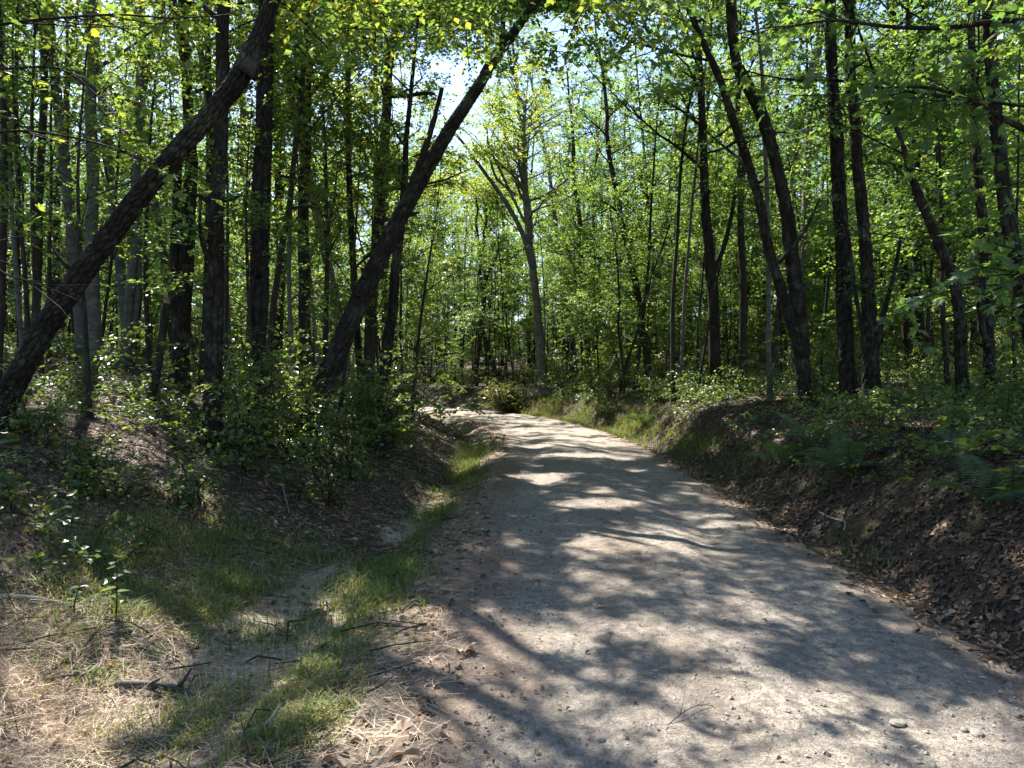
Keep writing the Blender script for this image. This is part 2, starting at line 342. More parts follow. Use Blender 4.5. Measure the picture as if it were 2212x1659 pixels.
def sprays(mb, C, D, L, rng, n=13, leaf=.09, tone=.5, tjit=.12, shape=KITE, cull=None, twig=1, flat=.5, lm=0):
    S = len(C)
    if S == 0: return
    L = np.broadcast_to(np.asarray(L, float), (S,)); tone = np.broadcast_to(tone, (S,))
    D = nrm(D); up = np.array([0, 0, 1.])
    if cull is not None:
        k = cull(C+D*L[:, None]*.4); C, D, L, tone = C[k], D[k], L[k], tone[k]; S = len(C)
        if S == 0: return
    side = nrm(np.cross(D, up+rng.normal(0, .25, (S, 3))))
    t = ((np.arange(n)+.6)/n)[None]+rng.uniform(-.04, .04, (S, n)); sg = np.where(np.arange(n) % 2, 1, -1)[None]*np.ones((S, 1))
    P = C[:, None]+D[:, None]*(L[:, None]*t)[..., None]+np.array([0, 0, -.22])*(L[:, None]*t*t)[..., None]+rng.normal(0, .02, (S, n, 3))
    ph = rng.uniform(.5, 1.25, (S, n)); ph[:, -1] = .1
    dd = D[:, None]*np.cos(ph)[..., None]+side[:, None]*(sg*np.sin(ph))[..., None]+rng.normal(0, .18, (S, n, 3))+np.array([0, 0, -.25])
    N = up+rng.normal(0, flat, (S, n, 3))
    sz = leaf*rng.uniform(.65, 1.25, (S, n)); tn = tone[:, None]+rng.normal(0, tjit, (S, n))
    P, dd, N, sz, tn = P.reshape(-1, 3), dd.reshape(-1, 3), N.reshape(-1, 3), sz.ravel(), np.clip(tn.ravel(), .02, .99)
    if cull is not None:
        k = cull(P); P, dd, N, sz, tn = P[k], dd[k], N[k], sz[k], tn[k]
    place_leaves(mb, P, dd, N, sz, tn, shape, lm)
    if twig is not None:
        w = np.maximum(.004, L*.009)[:, None]; a = C-D*L[:, None]*.25; b = C+D*L[:, None]*.45-np.array([0, 0, .05])*L[:, None]; e = C+D*L[:, None]-np.array([0, 0, .22])*L[:, None]
        V = np.stack([a-side*w, a+side*w, b-side*w*.7, b+side*w*.7, e], 1).reshape(-1, 3); k = np.arange(S)*5
        mb.add(V, np.concatenate([np.stack([k, k+1, k+3], 1), np.stack([k, k+3, k+2], 1), np.stack([k+2, k+3, k+4], 1)]), twig)

def limb_path(p0, d0, L, rng, n=7, rise=.25, wob=.12):
    d = d0.copy(); p = [np.array(p0)]
    for i in range(n-1):
        d = d+rng.normal(0, wob, 3)+np.array([0, 0, rise/n]); d = d/np.linalg.norm(d); p.append(p[-1]+d*L/(n-1))
    return np.array(p)
def crown(path, rad, zmin, nlimb, L, rng, el=(.1, .7), wood=None, taper=.5, per=9, sub=3, seg=5, wmi=0, avoid=False):
    """limbs along the trunk above zmin; returns spray anchors and directions"""
    z = path[:, 2]; idx = np.where(z > zmin)[0]; C = []; D = []
    if len(idx) < 2: return np.zeros((0, 3)), np.zeros((0, 3))
    z0, z1 = z[idx[0]], z[idx[-1]]; az = rng.uniform(0, 6.28)
    for k in range(nlimb):
        f = (k+rng.uniform(.2, .8))/nlimb; i = idx[min(len(idx)-1, int(f*len(idx)))]
        az += 2.4+rng.normal(0, .4); e = rng.uniform(*el)+.5*f
        d = np.array([math.cos(az)*math.cos(e), math.sin(az)*math.cos(e), math.sin(e)])
        l = L*(1-taper*f)*rng.uniform(.6, 1.1); lp = limb_path(path[i], d, l, rng)
        r0 = min(rad[i]*.5, .012+.014*l)
        if avoid and lit(*shadow_xy(lp)).mean() > .25: continue
        if wood is not None: wood.add(*tube(lp, np.linspace(r0, .006, len(lp)), seg, cap=False), wmi, .5, True)
        branches = [(lp, l)]
        for q in range(sub):
            b = rng.integers(2, 6); dd = nrm(nrm(lp[b]-lp[b-1])+rng.normal(0, .7, 3)*np.array([1, 1, .5])); sp = limb_path(lp[b], dd, l*rng.uniform(.3, .55), rng, 5)
            if wood is not None: wood.add(*tube(sp, np.linspace(r0*.5, .004, 5), 3, cap=False), wmi, .5, True)
            branches.append((sp, l*.4))
        for bp, bl in branches:
            m = max(3, int(per*bl/L)); tt = np.repeat(rng.uniform(.3, 1, (m+2)//3), 3)[:m]*(len(bp)-1); ii = np.minimum(tt.astype(int), len(bp)-2); fr = (tt-ii)[:, None]
            C.append(bp[ii]*(1-fr)+bp[ii+1]*fr+rng.normal(0, .12, (m, 3)))
            dv = nrm(bp[ii+1]-bp[ii])+rng.normal(0, .65, (m, 3))*np.array([1, 1, .35]); dv[:, 2] *= .5; D.append(nrm(dv))
    return np.concatenate(C), np.concatenate(D)

# ------------------------------------------------------------------ ground and road
def axis(lo, dlo, dhi, hi, fine, g=1.10):
    a = list(np.arange(dlo, dhi, fine)); s = fine
    while a[-1] < hi: s *= g; a.append(a[-1]+s)
    s = fine; b = [dlo]
    while b[-1] > lo: s *= g; b.append(b[-1]-s)
    return np.array(b[:0:-1]+a)
gx = axis(-420, -5.5, 6.5, 420, .07); gy = axis(-60, 2.2, 13, 700, .075, 1.07)
X, Y = np.meshgrid(gx, gy); x, y = X.ravel(), Y.ravel(); sd = road_sd(x, y); z = ground(x, y, sd)
z = z-.06*(1-sstep(1.35, 1.6, np.abs(sd)))
w_ = np.interp(y, LY, LW); u_ = (-sd-HW)/w_
sand = sstep(.15, .32, u_)*(1-sstep(.5, .7, u_))*sstep(-.05, .22, fbm(x*1.6, y*.8, s=41)+.12)*sstep(2, 2.6, y)*(1-sstep(14, 22, y))
sand = np.clip(sand+.5*sstep(1.5, 1.75, -sd)*(1-sstep(1.75, 2.1, -sd)), 0, 1)
straw = sstep(.0, .35, fbm(x*.8, y*.8, s=43)+.1)*(1-sstep(2.0, 4.0, np.hypot(x+2.2, y-3.8)))*(sd < 0)
straw = np.clip(straw*.7+.8*np.exp(-(((x+2.7)/.8)**2+((y-4.0)/1.0)**2))+.25*fbm(x*3, y*3, s=44), 0, 1)
ZG = (ground(x, y, sd)).reshape(len(gy), len(gx)); SG = sd.reshape(ZG.shape)
def _bil(A, x, y):
    x = np.asarray(x, float); y = np.asarray(y, float); i = np.clip(np.searchsorted(gx, x)-1, 0, len(gx)-2); j = np.clip(np.searchsorted(gy, y)-1, 0, len(gy)-2)
    u = (x-gx[i])/(gx[i+1]-gx[i]); v = (y-gy[j])/(gy[j+1]-gy[j])
    return A[j, i]*(1-u)*(1-v)+A[j, i+1]*u*(1-v)+A[j+1, i]*(1-u)*v+A[j+1, i+1]*u*v
nxn, nyn = len(gx), len(gy); i, j = np.meshgrid(np.arange(nyn-1), np.arange(nxn-1), indexing='ij'); a = (i*nxn+j).ravel()
mb = MB(); mb.add(np.stack([x, y, z], 1), np.concatenate([np.stack([a, a+1, a+nxn+1], 1), np.stack([a, a+nxn+1, a+nxn], 1)]), 0, .5, True)
me = mb.mesh('forest_floor', [M_floor])
for nm, arr in (('sand', sand), ('straw', straw)): q = me.attributes.new(nm, 'FLOAT', 'POINT'); q.data.foreach_set('value', arr.astype(np.float32))
tag(link('forest_floor', me), 'brown leaf-strewn forest floor rising on both sides of the road', kind='structure')

arc = np.r_[0, np.cumsum(np.linalg.norm(np.diff(CL, axis=0), axis=1))]
i0 = np.argmin(np.abs(CL[:, 1]+6)); s0 = arc[i0]
ss = [s0]
while ss[-1] < arc[-1]-1: ss.append(ss[-1]+np.clip(.03+.012*max(0, ss[-1]-s0-18), .03, .8) if ss[-1]-s0 > 8 else ss[-1]+.12)
ss = np.array(ss); cs = np.linspace(-1, 1, 121)*2.0
px_ = np.interp(ss, arc, CL[:, 0]); py_ = np.interp(ss, arc, CL[:, 1]); tx = np.interp(ss, arc, CLT[:, 0]); ty = np.interp(ss, arc, CLT[:, 1])
RX = px_[:, None]+ty[:, None]*cs[None]; RYY = py_[:, None]-tx[:, None]*cs[None]
x, y = RX.ravel(), RYY.ravel(); sd = np.tile(cs, len(ss)); z = ground(x, y, sd)
edge = 1.62+.16*fbm(x*.9, y*.9, s=51)+.08*fbm(x*4, y*4, s=53)
z = z+.02-.07*sstep(edge-.12, edge+.2, np.abs(sd))+.008*fbm(x*5, y*5, s=57)+.007*fbm(x*14, y*14, s=58)
strip = .32*np.exp(-((sd+.05)/.28)**2)*sstep(-.3, .4, fbm(x*1.1, y*.6, s=65))
rst = np.clip(strip+.75*sstep(.75, 1.5, -sd+.35*fbm(x*1.5, y*1.5, s=59))+.55*sstep(1.15, 1.6, sd+.25*fbm(x*1.5, y*1.5, s=61))+.25*sstep(.2, .6, fbm(x*1.2, y*.5, s=63)), 0, .95)
n1, n2 = len(ss), len(cs); i, j = np.meshgrid(np.arange(n1-1), np.arange(n2-1), indexing='ij'); a = (i*n2+j).ravel()
mb = MB(); mb.add(np.stack([x, y, z], 1), np.concatenate([np.stack([a, a+1, a+n2+1], 1), np.stack([a, a+n2+1, a+n2], 1)]), 0, .5, True)
me = mb.mesh('road', [M_road]); q = me.attributes.new('straw', 'FLOAT', 'POINT'); q.data.foreach_set('value', rst.astype(np.float32))
tag(link('road', me), 'pale sandy gravel track dappled with sun, bending away through the woods', kind='structure')

road_sd_exact, ground_exact = road_sd, ground
def road_sd(x, y): return _bil(SG, x, y)
def ground(x, y, sd=None, detail=True): return _bil(ZG, x, y)

# ------------------------------------------------------------------ the trees that can be told apart
# name, label, category, distance, lean in depth, [(px, py, width px)], bark, top height, crown (zmin, limbs, length), limbs [(pts, distance)]
BARK = {'oak': (M_oak, (.05, .10, .02)), 'pine': (M_pine, (.085, .17, .02)), 'grey': (M_grey, None), 'thin': (M_thin, None)}
HEROES = [
 ('leaning_oak_tree', 'thick dark furrowed trunk leaning steeply over the ditch slope, with a knobbly elbow', 'tree', 8.0, 0, [(-60,975,84),(0,885,80),(100,705,76),(200,560,72),(300,425,68),(400,308,66),(470,232,64),(518,170,66),(545,105,60),(570,45,54),(596,-25,50)], 'oak', 11, (6.6, 16, 3.6), []),
 ('leaning_oak_tree', 'dark trunk rising from roadside shrubs and leaning out across the road in an arch', 'tree', 11.0, .5, [(655,930,88),(700,830,80),(745,720,74),(790,620,66),(850,500,60),(905,395,54),(955,310,50),(1010,220,42),(1065,130,38),(1120,60,32),(1175,-20,28)], 'oak', 13, (7.6, 18, 3.8), [([(862,470,22),(905,360,18),(935,270,14),(955,190,10)], 11.2), ([(1085,110,14),(1086,40,12),(1088,-30,10)], 11.5)]),
 ('pine_tree', 'straight pine trunk with dark blocky bark plates standing between the two leaning trunks', 'tree', 11.0, 0, [(556,840,52),(558,640,50),(566,440,47),(572,250,43),(575,60,40),(576,-60,38)], 'pine', 10.5, (7.4, 14, 2.4), []),
 ('beech_tree', 'straight pale grey trunk behind the lower half of the leaning trunk', 'tree', 14.0, 0, [(206,800,40),(203,640,36),(199,430,32),(197,220,29),(196,0,26)], 'grey', 11.5, (5.6, 20, 3.0), []),
 ('oak_tree', 'dark slope tree with two stems parting from one base', 'tree', 13.0, 0, [(372,868,54),(388,760,46),(398,620,42),(405,480,36),(415,330,30),(403,130,24),(395,-20,20)], 'oak', 10.5, (6.0, 16, 3.0), [([(385,760,26),(372,600,24),(380,470,20),(386,330,18)], 12.9), ([(400,480,20),(412,330,16),(404,200,13),(385,60,11),(372,-30,9)], 12.8)]),
 ('oak_tree', 'dark trunk rooted low on the ditch bank in front of the blocky-barked pine', 'tree', 9.6, 0, [(455,965,52),(460,860,46),(458,700,46),(464,520,42),(472,330,38),(480,150,34),(484,-20,30)], 'oak', 9.5, (5.2, 16, 2.8), [([(470,580,14),(440,540,12),(430,490,9),(434,420,7)], 9.5)]),
 ('pine_tree', 'slim straight pine trunk with rough dark bark in the gap behind the plated pine', 'tree', 15.0, 0, [(660,790,34),(656,640,31),(655,450,29),(662,220,25),(668,0,22)], 'pine', 12, (7, 16, 2.4), []),
 ('ash_tree', 'grey-brown trunk with a dead stub of branch jutting out at the side', 'tree', 16.5, 0, [(800,760,34),(808,600,32),(820,420,30),(833,250,27),(846,100,23),(870,30,16),(905,-30,10)], 'thin', 15, (5.5, 18, 3.0), [([(836,205,12),(880,207,11),(918,200,10),(940,203,7)], 16.4), ([(846,100,12),(828,60,9),(818,20,7)], 16.5)]),
 ('oak_tree', 'dark crooked tree close behind the arching trunk', 'tree', 13.5, 0, [(832,830,28),(838,720,28),(852,620,25),(864,510,22),(872,400,18),(880,300,14),(890,200,11),(900,60,8)], 'oak', 12, (5.0, 14, 2.6), []),
 ('maple_tree', 'slender slope trunk close to the lower end of the steeply leaning trunk', 'tree', 15.5, 0, [(74,835,24),(78,660,22),(84,480,21),(93,250,20),(98,0,18)], 'thin', 11.5, (5.0, 16, 3.0), []),
 ('maple_tree', 'straight lichen-grey tree paired with a thinner stem on the slope', 'tree', 17.0, 0, [(275,850,26),(274,700,24),(290,520,22),(300,330,21),(306,120,20),(308,-20,18)], 'grey', 16, (5.5, 18, 3.0), [([(277,800,16),(298,640,15),(303,500,13),(296,380,10)], 17.1)]),
 ('maple_sapling', 'thin leaning pole tree beside the plated pine', 'tree', 12.0, 0, [(585,790,20),(592,660,18),(612,520,17),(632,380,15),(650,260,13),(662,100,10),(668,-10,8)], 'thin', 9, (3.6, 14, 2.0), []),
 ('dogwood_sapling', 'small tree splitting into a spray of thin upright stems', 'tree', 13.0, 0, [(700,800,15),(704,680,14),(706,560,12),(708,490,10)], 'thin', 6.0, (3.6, 12, 1.6), [([(706,520,8),(690,440,6),(676,360,4)], 13), ([(707,500,8),(722,430,6),(730,350,4)], 13), ([(706,500,7),(704,420,5),(698,330,3)], 13)]),
 ('beech_tree', 'tall tree at the bend with bare boughs forking out over the road', 'tree', 31.0, 0, [(1176,868,34),(1170,780,30),(1160,680,28),(1150,590,27),(1143,500,24),(1136,420,21),(1133,340,17),(1135,250,13)], 'grey', 13.5, (8.6, 26, 4.2), [([(1150,590,20),(1135,520,18),(1118,480,17),(1085,425,15),(1045,370,13),(1010,320,11),(985,290,8)], 31), ([(1085,425,11),(1070,385,10),(1055,330,8),(1052,280,6)], 31), ([(1118,480,11),(1095,400,9),(1070,345,8),(1040,310,5)], 31), ([(1136,420,12),(1122,370,10),(1118,300,8)], 31.2)]),
 ('crooked_maple_tree', 'crooked little tree with an S-bend stem beyond the rust-coloured bush', 'tree', 40.0, 0, [(1068,850,13),(1069,800,13),(1060,775,12),(1046,745,12),(1040,690,12),(1043,620,11),(1048,540,10),(1050,450,8)], 'thin', 12, (7, 14, 2.6), [([(1043,620,8),(1058,585,7),(1072,560,6),(1080,520,4)], 40)]),
 ('maple_tree', 'slanting pole tree leaning in beside the S-bend stem at the bend', 'tree', 38.0, 0, [(1014,868,13),(1028,790,13),(1038,700,12),(1044,640,10),(1036,560,8),(1030,480,7)], 'thin', 12, (7, 12, 2.6), []),
 ('oak_tree', 'big dark two-stemmed tree on the bank, its stems parting low and bending to the road', 'tree', 13.0, 0, [(1745,920,52),(1738,840,48),(1722,740,40),(1695,645,36),(1660,545,33),(1638,420,30),(1612,330,28),(1575,230,26),(1545,150,24),(1510,70,20),(1470,-20,16)], 'oak', 13, (7.0, 16, 3.0), [([(1738,830,34),(1726,690,38),(1716,590,36),(1700,460,32),(1680,360,30),(1650,260,30),(1625,200,30),(1590,140,26),(1578,50,20),(1575,-40,16)], 13.1), ([(1600,300,9),(1570,320,7),(1530,330,5)], 13), ([(1700,560,10),(1740,500,8),(1770,430,5)], 13)]),
 ('poplar_tree', 'straight trunk with lighter ridged bark, left of a twin, up on the bank'.replace(', left of a twin,', ' beside its darker twin'), 'tree', 13.0, 0, [(1835,880,46),(1830,760,44),(1822,560,40),(1812,380,37),(1800,180,34),(1792,-20,30)], 'pine', 17, (8.5, 18, 3.0), []),
 ('oak_tree', 'dark ridged trunk with climbing stems, close by the lighter straight trunk on the bank', 'tree', 12.5, 0, [(1888,880,54),(1882,760,46),(1872,600,40),(1858,400,34),(1842,200,30),(1835,0,28)], 'oak', 16, (7.5, 18, 3.0), [([(1893,800,14),(1905,690,12),(1930,600,10),(1945,520,8)], 12.4), ([(1870,780,10),(1850,650,9),(1835,520,8),(1815,420,6)], 12.3)]),
 ('sourwood_tree', 'black crooked trunk sweeping up towards the road and breaking off at an elbow', 'tree', 11.0, 0, [(2088,905,34),(2080,800,30),(2074,690,27),(2058,610,25),(2036,545,24),(2010,480,24),(1985,425,23),(1965,375,16),(1945,300,12),(1915,230,9),(1890,150,7)], 'oak', 8, (5.0, 14, 2.2), []),
 ('oak_tree', 'dark forked tree next to the black crooked trunk, with a bowed lower stem', 'tree', 11.5, 0, [(2138,905,34),(2136,780,32),(2132,640,30),(2126,500,27),(2112,360,24),(2100,200,20),(2095,-10,18)], 'oak', 13, (5.5, 16, 2.8), [([(2134,760,16),(2118,690,15),(2116,620,14),(2128,570,12),(2160,520,9)], 11.4)]),
 ('hickory_tree', 'thick brownish trunk with shaggy ridged bark at the outer end of the bank', 'tree', 9.5, 0, [(2240,900,52),(2228,720,48),(2206,600,44),(2180,480,42),(2163,360,38),(2150,230,34),(2138,80,30),(2130,-30,28)], 'oak', 14, (6.6, 16, 3.0), [([(2215,640,16),(2180,560,14),(2150,500,10)], 9.4)]),
 ('maple_tree', 'brown trunk behind the sunny understorey, between road and two-stemmed tree', 'tree', 19.0, 0, [(1548,850,34),(1546,740,32),(1540,620,30),(1526,480,27),(1520,330,22),(1512,160,18)], 'oak', 15, (6.5, 18, 3.0), [([(1540,600,14),(1568,520,13),(1580,470,9),(1590,420,6)], 19)]),
 ('maple_tree', 'slim dark pole rising from the thicket where the bank meets the bend', 'tree', 34.0, 0, [(1275,830,16),(1268,720,16),(1258,600,15),(1250,480,13),(1238,350,11),(1232,250,8)], 'thin', 16, (6, 16, 2.8), []),
 ('maple_tree', 'tilted pole tree with one long bare branch arching towards the road', 'tree', 27.0, 0, [(1405,830,20),(1385,700,19),(1362,560,18),(1338,450,15),(1318,340,13),(1305,200,10)], 'thin', 15, (6, 16, 2.8), []),
 ('gum_tree', 'straight mid-brown pole behind the two-stemmed bank tree', 'tree', 20.0, 0, [(1604,840,22),(1604,660,20),(1602,460,18),(1598,260,16),(1590,40,14)], 'thin', 15, (7, 16, 2.8), []),
]
TOPKEEP = .08
UNIQ = []          # trees whose crowns shade the ground in view
def hero(name, label, cat, Y0, lean, pts, bark, ztop, cr, limbs, seed):
    rng = np.random.default_rng(100+seed)
    p = np.array([at(a, b, Y0+lean*k/len(pts)) for k, (a, b, c) in enumerate(pts)]); r = np.array([c for a, b, c in pts])*Y0/F/2*({0: .58, 1: .58, 13: .6, 16: .6, 17: .72, 18: .66, 20: .72, 21: .72}.get(seed, .78))
    M, bk = BARK[bark]; gbase = gz(p[0, 0], p[0, 1])
    d0 = nrm(p[1]-p[0]); 
    while p[0, 2] < gbase+.05 and len(p) > 3: p = p[1:]; r = r[1:]
    foot = p[0]-nrm(p[1]-p[0])*max(.05, (p[0, 2]-gz(p[0, 0], p[0, 1]))); foot[2] = gz(foot[0], foot[1])-.12
    mid = foot*.55+p[0]*.45
    p = np.vstack([foot, mid, p]); r = np.r_[r[0]*1.55, r[0]*1.15, r]
    nvis = len(p); d = nrm(p[-1]-p[-2]); ext = []; q = p[-1]; rr = r[-1]; er = []
    while q[2] < ztop:
        d = nrm(d*.86+np.array([0, 0, .14])+rng.normal(0, .05, 3)); q = q+d*.7; rr *= .82; ext.append(q); er.append(max(rr, .015))
    if ext: p = np.vstack([p, ext]); r = np.r_[r, er]
    near = bk is not None and Y0 < 14.5
    step = .028 if Y0 < 8.5 else (.04 if near else .12)
    P, RR = resample(p, r, step)
    P = P+np.stack([.02*vnoise(P[:, 2]*1.3, P[:, 2]*0, s=seed), .02*vnoise(P[:, 2]*1.3+50, P[:, 2]*0, s=seed), P[:, 2]*0], 1)*(Y0/10)
    RR = RR*(1+.75*np.exp(-np.arange(len(P))*step/.2))
    if name == 'leaning_oak_tree' and Y0 < 9:
        kn = at(543, 128, Y0); RR = RR*(1+.18*np.exp(-(np.linalg.norm(P-kn, axis=1)/.16)**2))
    root = link(name, None, None, tuple(foot)); root.empty_display_size = .3; tag(root, label, cat)
    MT = {M_oak: M_oakg, M_pine: M_pineg}.get(M, M) if near else M
    mb = MB(); barktube(mb, P, RR, 72 if Y0 < 8.5 else (48 if near else 14), bk if near else None, seed)
    if name == 'leaning_oak_tree' and Y0 < 9:
        k0, k1 = at(530, 160, Y0), at(560, 118, Y0-.02); barktube(mb, np.linspace(k0, k1, 8), np.array([.13, .125, .115, .1, .085, .065, .045, .012]), 28, (.05, .05, .012), 5)
    if near:
        for q in range(5):
            i = rng.integers(len(P)//12, max(len(P)//12+2, int(len(P)*.6))); a = rng.uniform(0, 6.28); t_ = nrm(P[i+1]-P[i]); n_ = nrm(np.cross(t_, [math.cos(a), math.sin(a), .1])); l = rng.uniform(.06, .28); r0 = RR[i]*rng.uniform(.18, .32)
            barktube(mb, np.array([P[i]+n_*RR[i]*.6, P[i]+n_*(RR[i]+l*.4)+[0, 0, .02], P[i]+n_*(RR[i]+l)+[0, 0, .05+.2*l]]), np.array([r0*1.7, r0, r0*.6]), 10, None, q)
    me = mb.mesh('trunk', [MT], foot); link('trunk', me, root)
    for lp, ly in limbs:
        q = np.array([at(a, b, ly) for a, b, c in lp]); lr = np.array([c for a, b, c in lp])*ly/F/2*(.6 if seed == 13 else .85)
        k = np.argmin(np.linalg.norm(P-q[0], axis=1)); q[0] = P[k]*.6+q[0]*.4
        Q, QR = resample(q, lr, .08); mb = MB(); barktube(mb, Q, QR, 10 if Y0 > 14 else 16, bk if near else None, seed+9)
        link('limb', mb.mesh('limb', [MT], foot), root)
    return dict(root=root, foot=foot, path=P[::max(1, len(P)//60)], rad=RR[::max(1, len(P)//60)], cr=cr, seed=seed, M=M, C=[], D=[], tone=[], pine=(name == 'pine_tree'), limbs=[np.array([at(a, b, ly) for a, b, c in lp]) for lp, ly in limbs])
for k, h in enumerate(HEROES): UNIQ.append(hero(*h, seed=k))

# woodland trees on the ditch side and over the road, whose crowns shade the road
def free_tree(x, y, H, r, rng, name, label, cat, group, cr, bark='thin', lean=.06):
    foot = np.array([x, y, gz(x, y)-.1]); d = nrm(np.array([rng.normal(0, lean), rng.normal(0, lean), 1.0])); n = 24
    p = [foot]
    for i in range(n): d = nrm(d+rng.normal(0, .025, 3)+np.array([0, 0, .03])); p.append(p[-1]+d*H/n)
    p = np.array(p); rr = r*np.linspace(1, .12, n+1)**.8; rr[0] *= 1.45
    root = link(name, None, None, tuple(foot)); tag(root, label, cat, group); root.empty_display_size = .3
    M = BARK[bark][0]; P, RR = resample(p, rr, .25); mb = MB(); mb.add(*tube(P, RR, 12 if r > .06 else 8, None, int(x*7+y*13)), 0, .5, True)
    link('trunk', mb.mesh('trunk', [M], foot), root)
    return dict(root=root, foot=foot, path=P, rad=RR, cr=cr, seed=int(abs(x*31+y*77)), M=M, C=[], D=[], tone=[], pine=False, limbs=[])
rg = np.random.default_rng(5)
LAB_S = 'slender woodland tree standing among others on the slope beyond the ditch'
for (x, y, H, r, zb) in [(-6.8,18.5,17,.12,4.5),(-4.3,20.5,18,.15,5.5),(-9.2,16.5,17,.13,4),(-10.5,21,18,.15,4.5),(-7.4,24,19,.16,5),(-4.2,25.5,18,.14,5),(-11.5,13.2,16,.12,4.5),(-3.3,17.2,14,.09,4.2),(-12.5,25,19,.16,5),(-9.5,28,19,.17,5),(-5.6,29.5,18,.14,5),(-6.2,15.4,15,.09,4.4)]:
    UNIQ.append(free_tree(x, y, H, r, rg, 'woodland_tree', LAB_S, 'tree', 'trees on the slope beyond the ditch', (zb, 18, 3.0), ['thin', 'oak', 'grey'][rg.integers(3)]))
LAB_U = 'thin sunlit maple sapling with yellow-green leaves on the slope beyond the ditch'
for (x, y, H, r) in [(-5.1,9.3,5.5,.035),(-3.4,10.2,5.0,.03),(-6.6,10.8,6.5,.04),(-2.9,12.6,5.5,.035),(-4.6,12.2,6.5,.04),(-7.9,12.6,6.5,.045),(-3.6,14.6,7,.045),(-5.5,16.6,7.5,.05),(-8.8,14.6,7,.045),(-2.6,15.6,5.5,.035),(-2.5,19.2,7,.05),(-7.2,8.6,5.2,.03),(-10,18.6,7.5,.05),(-3.2,23,7.5,.05)]:
    UNIQ.append(free_tree(x, y, H, r, rg, 'maple_sapling', LAB_U, 'sapling', 'saplings on the slope beyond the ditch', (1.5+gz(x, y), 15, 1.7), 'thin', .1))

# crowns: own branches, then loose sprays added to shade road and bank
for T in UNIQ:
    rng = np.random.default_rng(500+T['seed']); wood = MB(); zmin, nl, L = T['cr']
    C, D = crown(T['path'], T['rad'], zmin, nl, L, rng, wood=wood, per=11, sub=4, avoid=True)
    for q in T['limbs']:
        m = 10; tt = rng.uniform(.35, 1, m)*(len(q)-1); ii = np.minimum(tt.astype(int), len(q)-2); fr = (tt-ii)[:, None]
        C = np.vstack([C, q[ii]*(1-fr)+q[ii+1]*fr+rng.normal(0, .15, (m, 3))]); D = np.vstack([D, nrm(rng.normal(0, 1, (m, 3))*np.array([1, 1, .3]))])
    T['C'].append(C); T['D'].append(D); T['wood'] = wood
foots = np.array([T['path'][-1][:2]*.6+T['foot'][:2]*.4 for T in UNIQ]); talls = np.array([T['path'][-1][2] > 8.5 for T in UNIQ])
rng = np.random.default_rng(77)
for T in UNIQ:                                   # crowns thinned above the view to let sun reach the understorey
    C, D = T['C'][0], T['D'][0]; hi = C[:, 2] > 1.6+.54*C[:, 1]+1.2; k = ~hi | (rng.uniform(0, 1, len(C)) < TOPKEEP); T['C'][0], T['D'][0] = C[k], D[k]
def shade_fill(xr, yr, dens, hr, pool, band=None, lift=(.8, 1.4)):  # extra leaf sprays set along the sun's rays to cast shade
    n = int((xr[1]-xr[0])*(yr[1]-yr[0])*dens); x = rng.uniform(*xr, n); y = rng.uniform(*yr, n); k = ~lit(x, y)
    if band is not None: k &= fbm(x*.35, y*.9, s=71) < band
    x, y = x[k][::4], y[k][::4]; h = np.clip(rng.uniform(*lift, len(x))*(2.6+.82*y), 4.5, hr[1]); h = np.where((x < .3) & (y < 5.5), rng.uniform(6.5, 10, len(x)), h) if hr[0] > 4 else rng.uniform(*hr, len(x)); P = np.stack([x+h*SHX, y+h*SHY, np.interp(y, BY, BZ)+h], 1)
    P = np.repeat(P, 4, 0)+rng.normal(0, .16, (len(P)*4, 3))*np.array([1, 1, .5])
    free = np.ones(len(P), bool)
    for q in CLEAR:                              # no added sprays hang right in front of the big stems
        A = UNIQ[q]['path']; A = A[A[:, 2] < 9.5]; sa = A[:, [0, 2]]/A[:, 1:2]; sp = (P[:, [0, 2]]-[0, CAM_H])/P[:, 1:2]; sa = (A[:, [0, 2]]-[0, CAM_H])/A[:, 1:2]
        d = np.sqrt(((sp[:, None]-sa[None])**2).sum(-1)).min(1); free &= ~((P[:, 1] < A[:, 1].mean()+.3) & (d < (.028 if q == 1 else .042)))
    P = P[free]
    own = pool[np.argmin(((P[:, None, :2]-foots[pool][None])**2).sum(-1), 1)]; D = nrm(rng.normal(0, 1, (len(P), 3))*np.array([1, 1, .3]))
    for q in np.unique(own): UNIQ[q]['C'].append(P[own == q]); UNIQ[q]['D'].append(D[own == q])
CLEAR = (0, 1, 2, 5, 16, 17, 18, 19, 21)
tall = np.where(talls)[0]; every = np.arange(len(UNIQ))
shade_fill((-1.8, 3.0), (2.2, 14), 125, (6.5, 12.5), tall)
shade_fill((3.0, 8.0), (2.6, 15), 150, (6.0, 14), tall, None, (1.05, 1.6))
shade_fill((-2.2, 4.2), (14, 33), 26, (5.5, 10.5), tall, .12)
shade_fill((-6, -1.8), (2.6, 8), 34, (6.5, 12), tall)
def needle_tufts(mb, C, D, rng, n=46, L=.2, mi=0):
    S = len(C); P = np.repeat(C+D*.05, n, 0)+np.repeat(D, n, 0)*rng.uniform(-.12, .18, (S*n, 1)); dd = np.repeat(D, n, 0)*.8+rng.normal(0, .55, (S*n, 3))
    place_leaves(mb, P, dd, rng.normal(0, 1, (S*n, 3)), L*rng.uniform(.7, 1.2, S*n), np.clip(rng.normal(.45, .25, S*n), 0, 1), NEEDLE, mi)
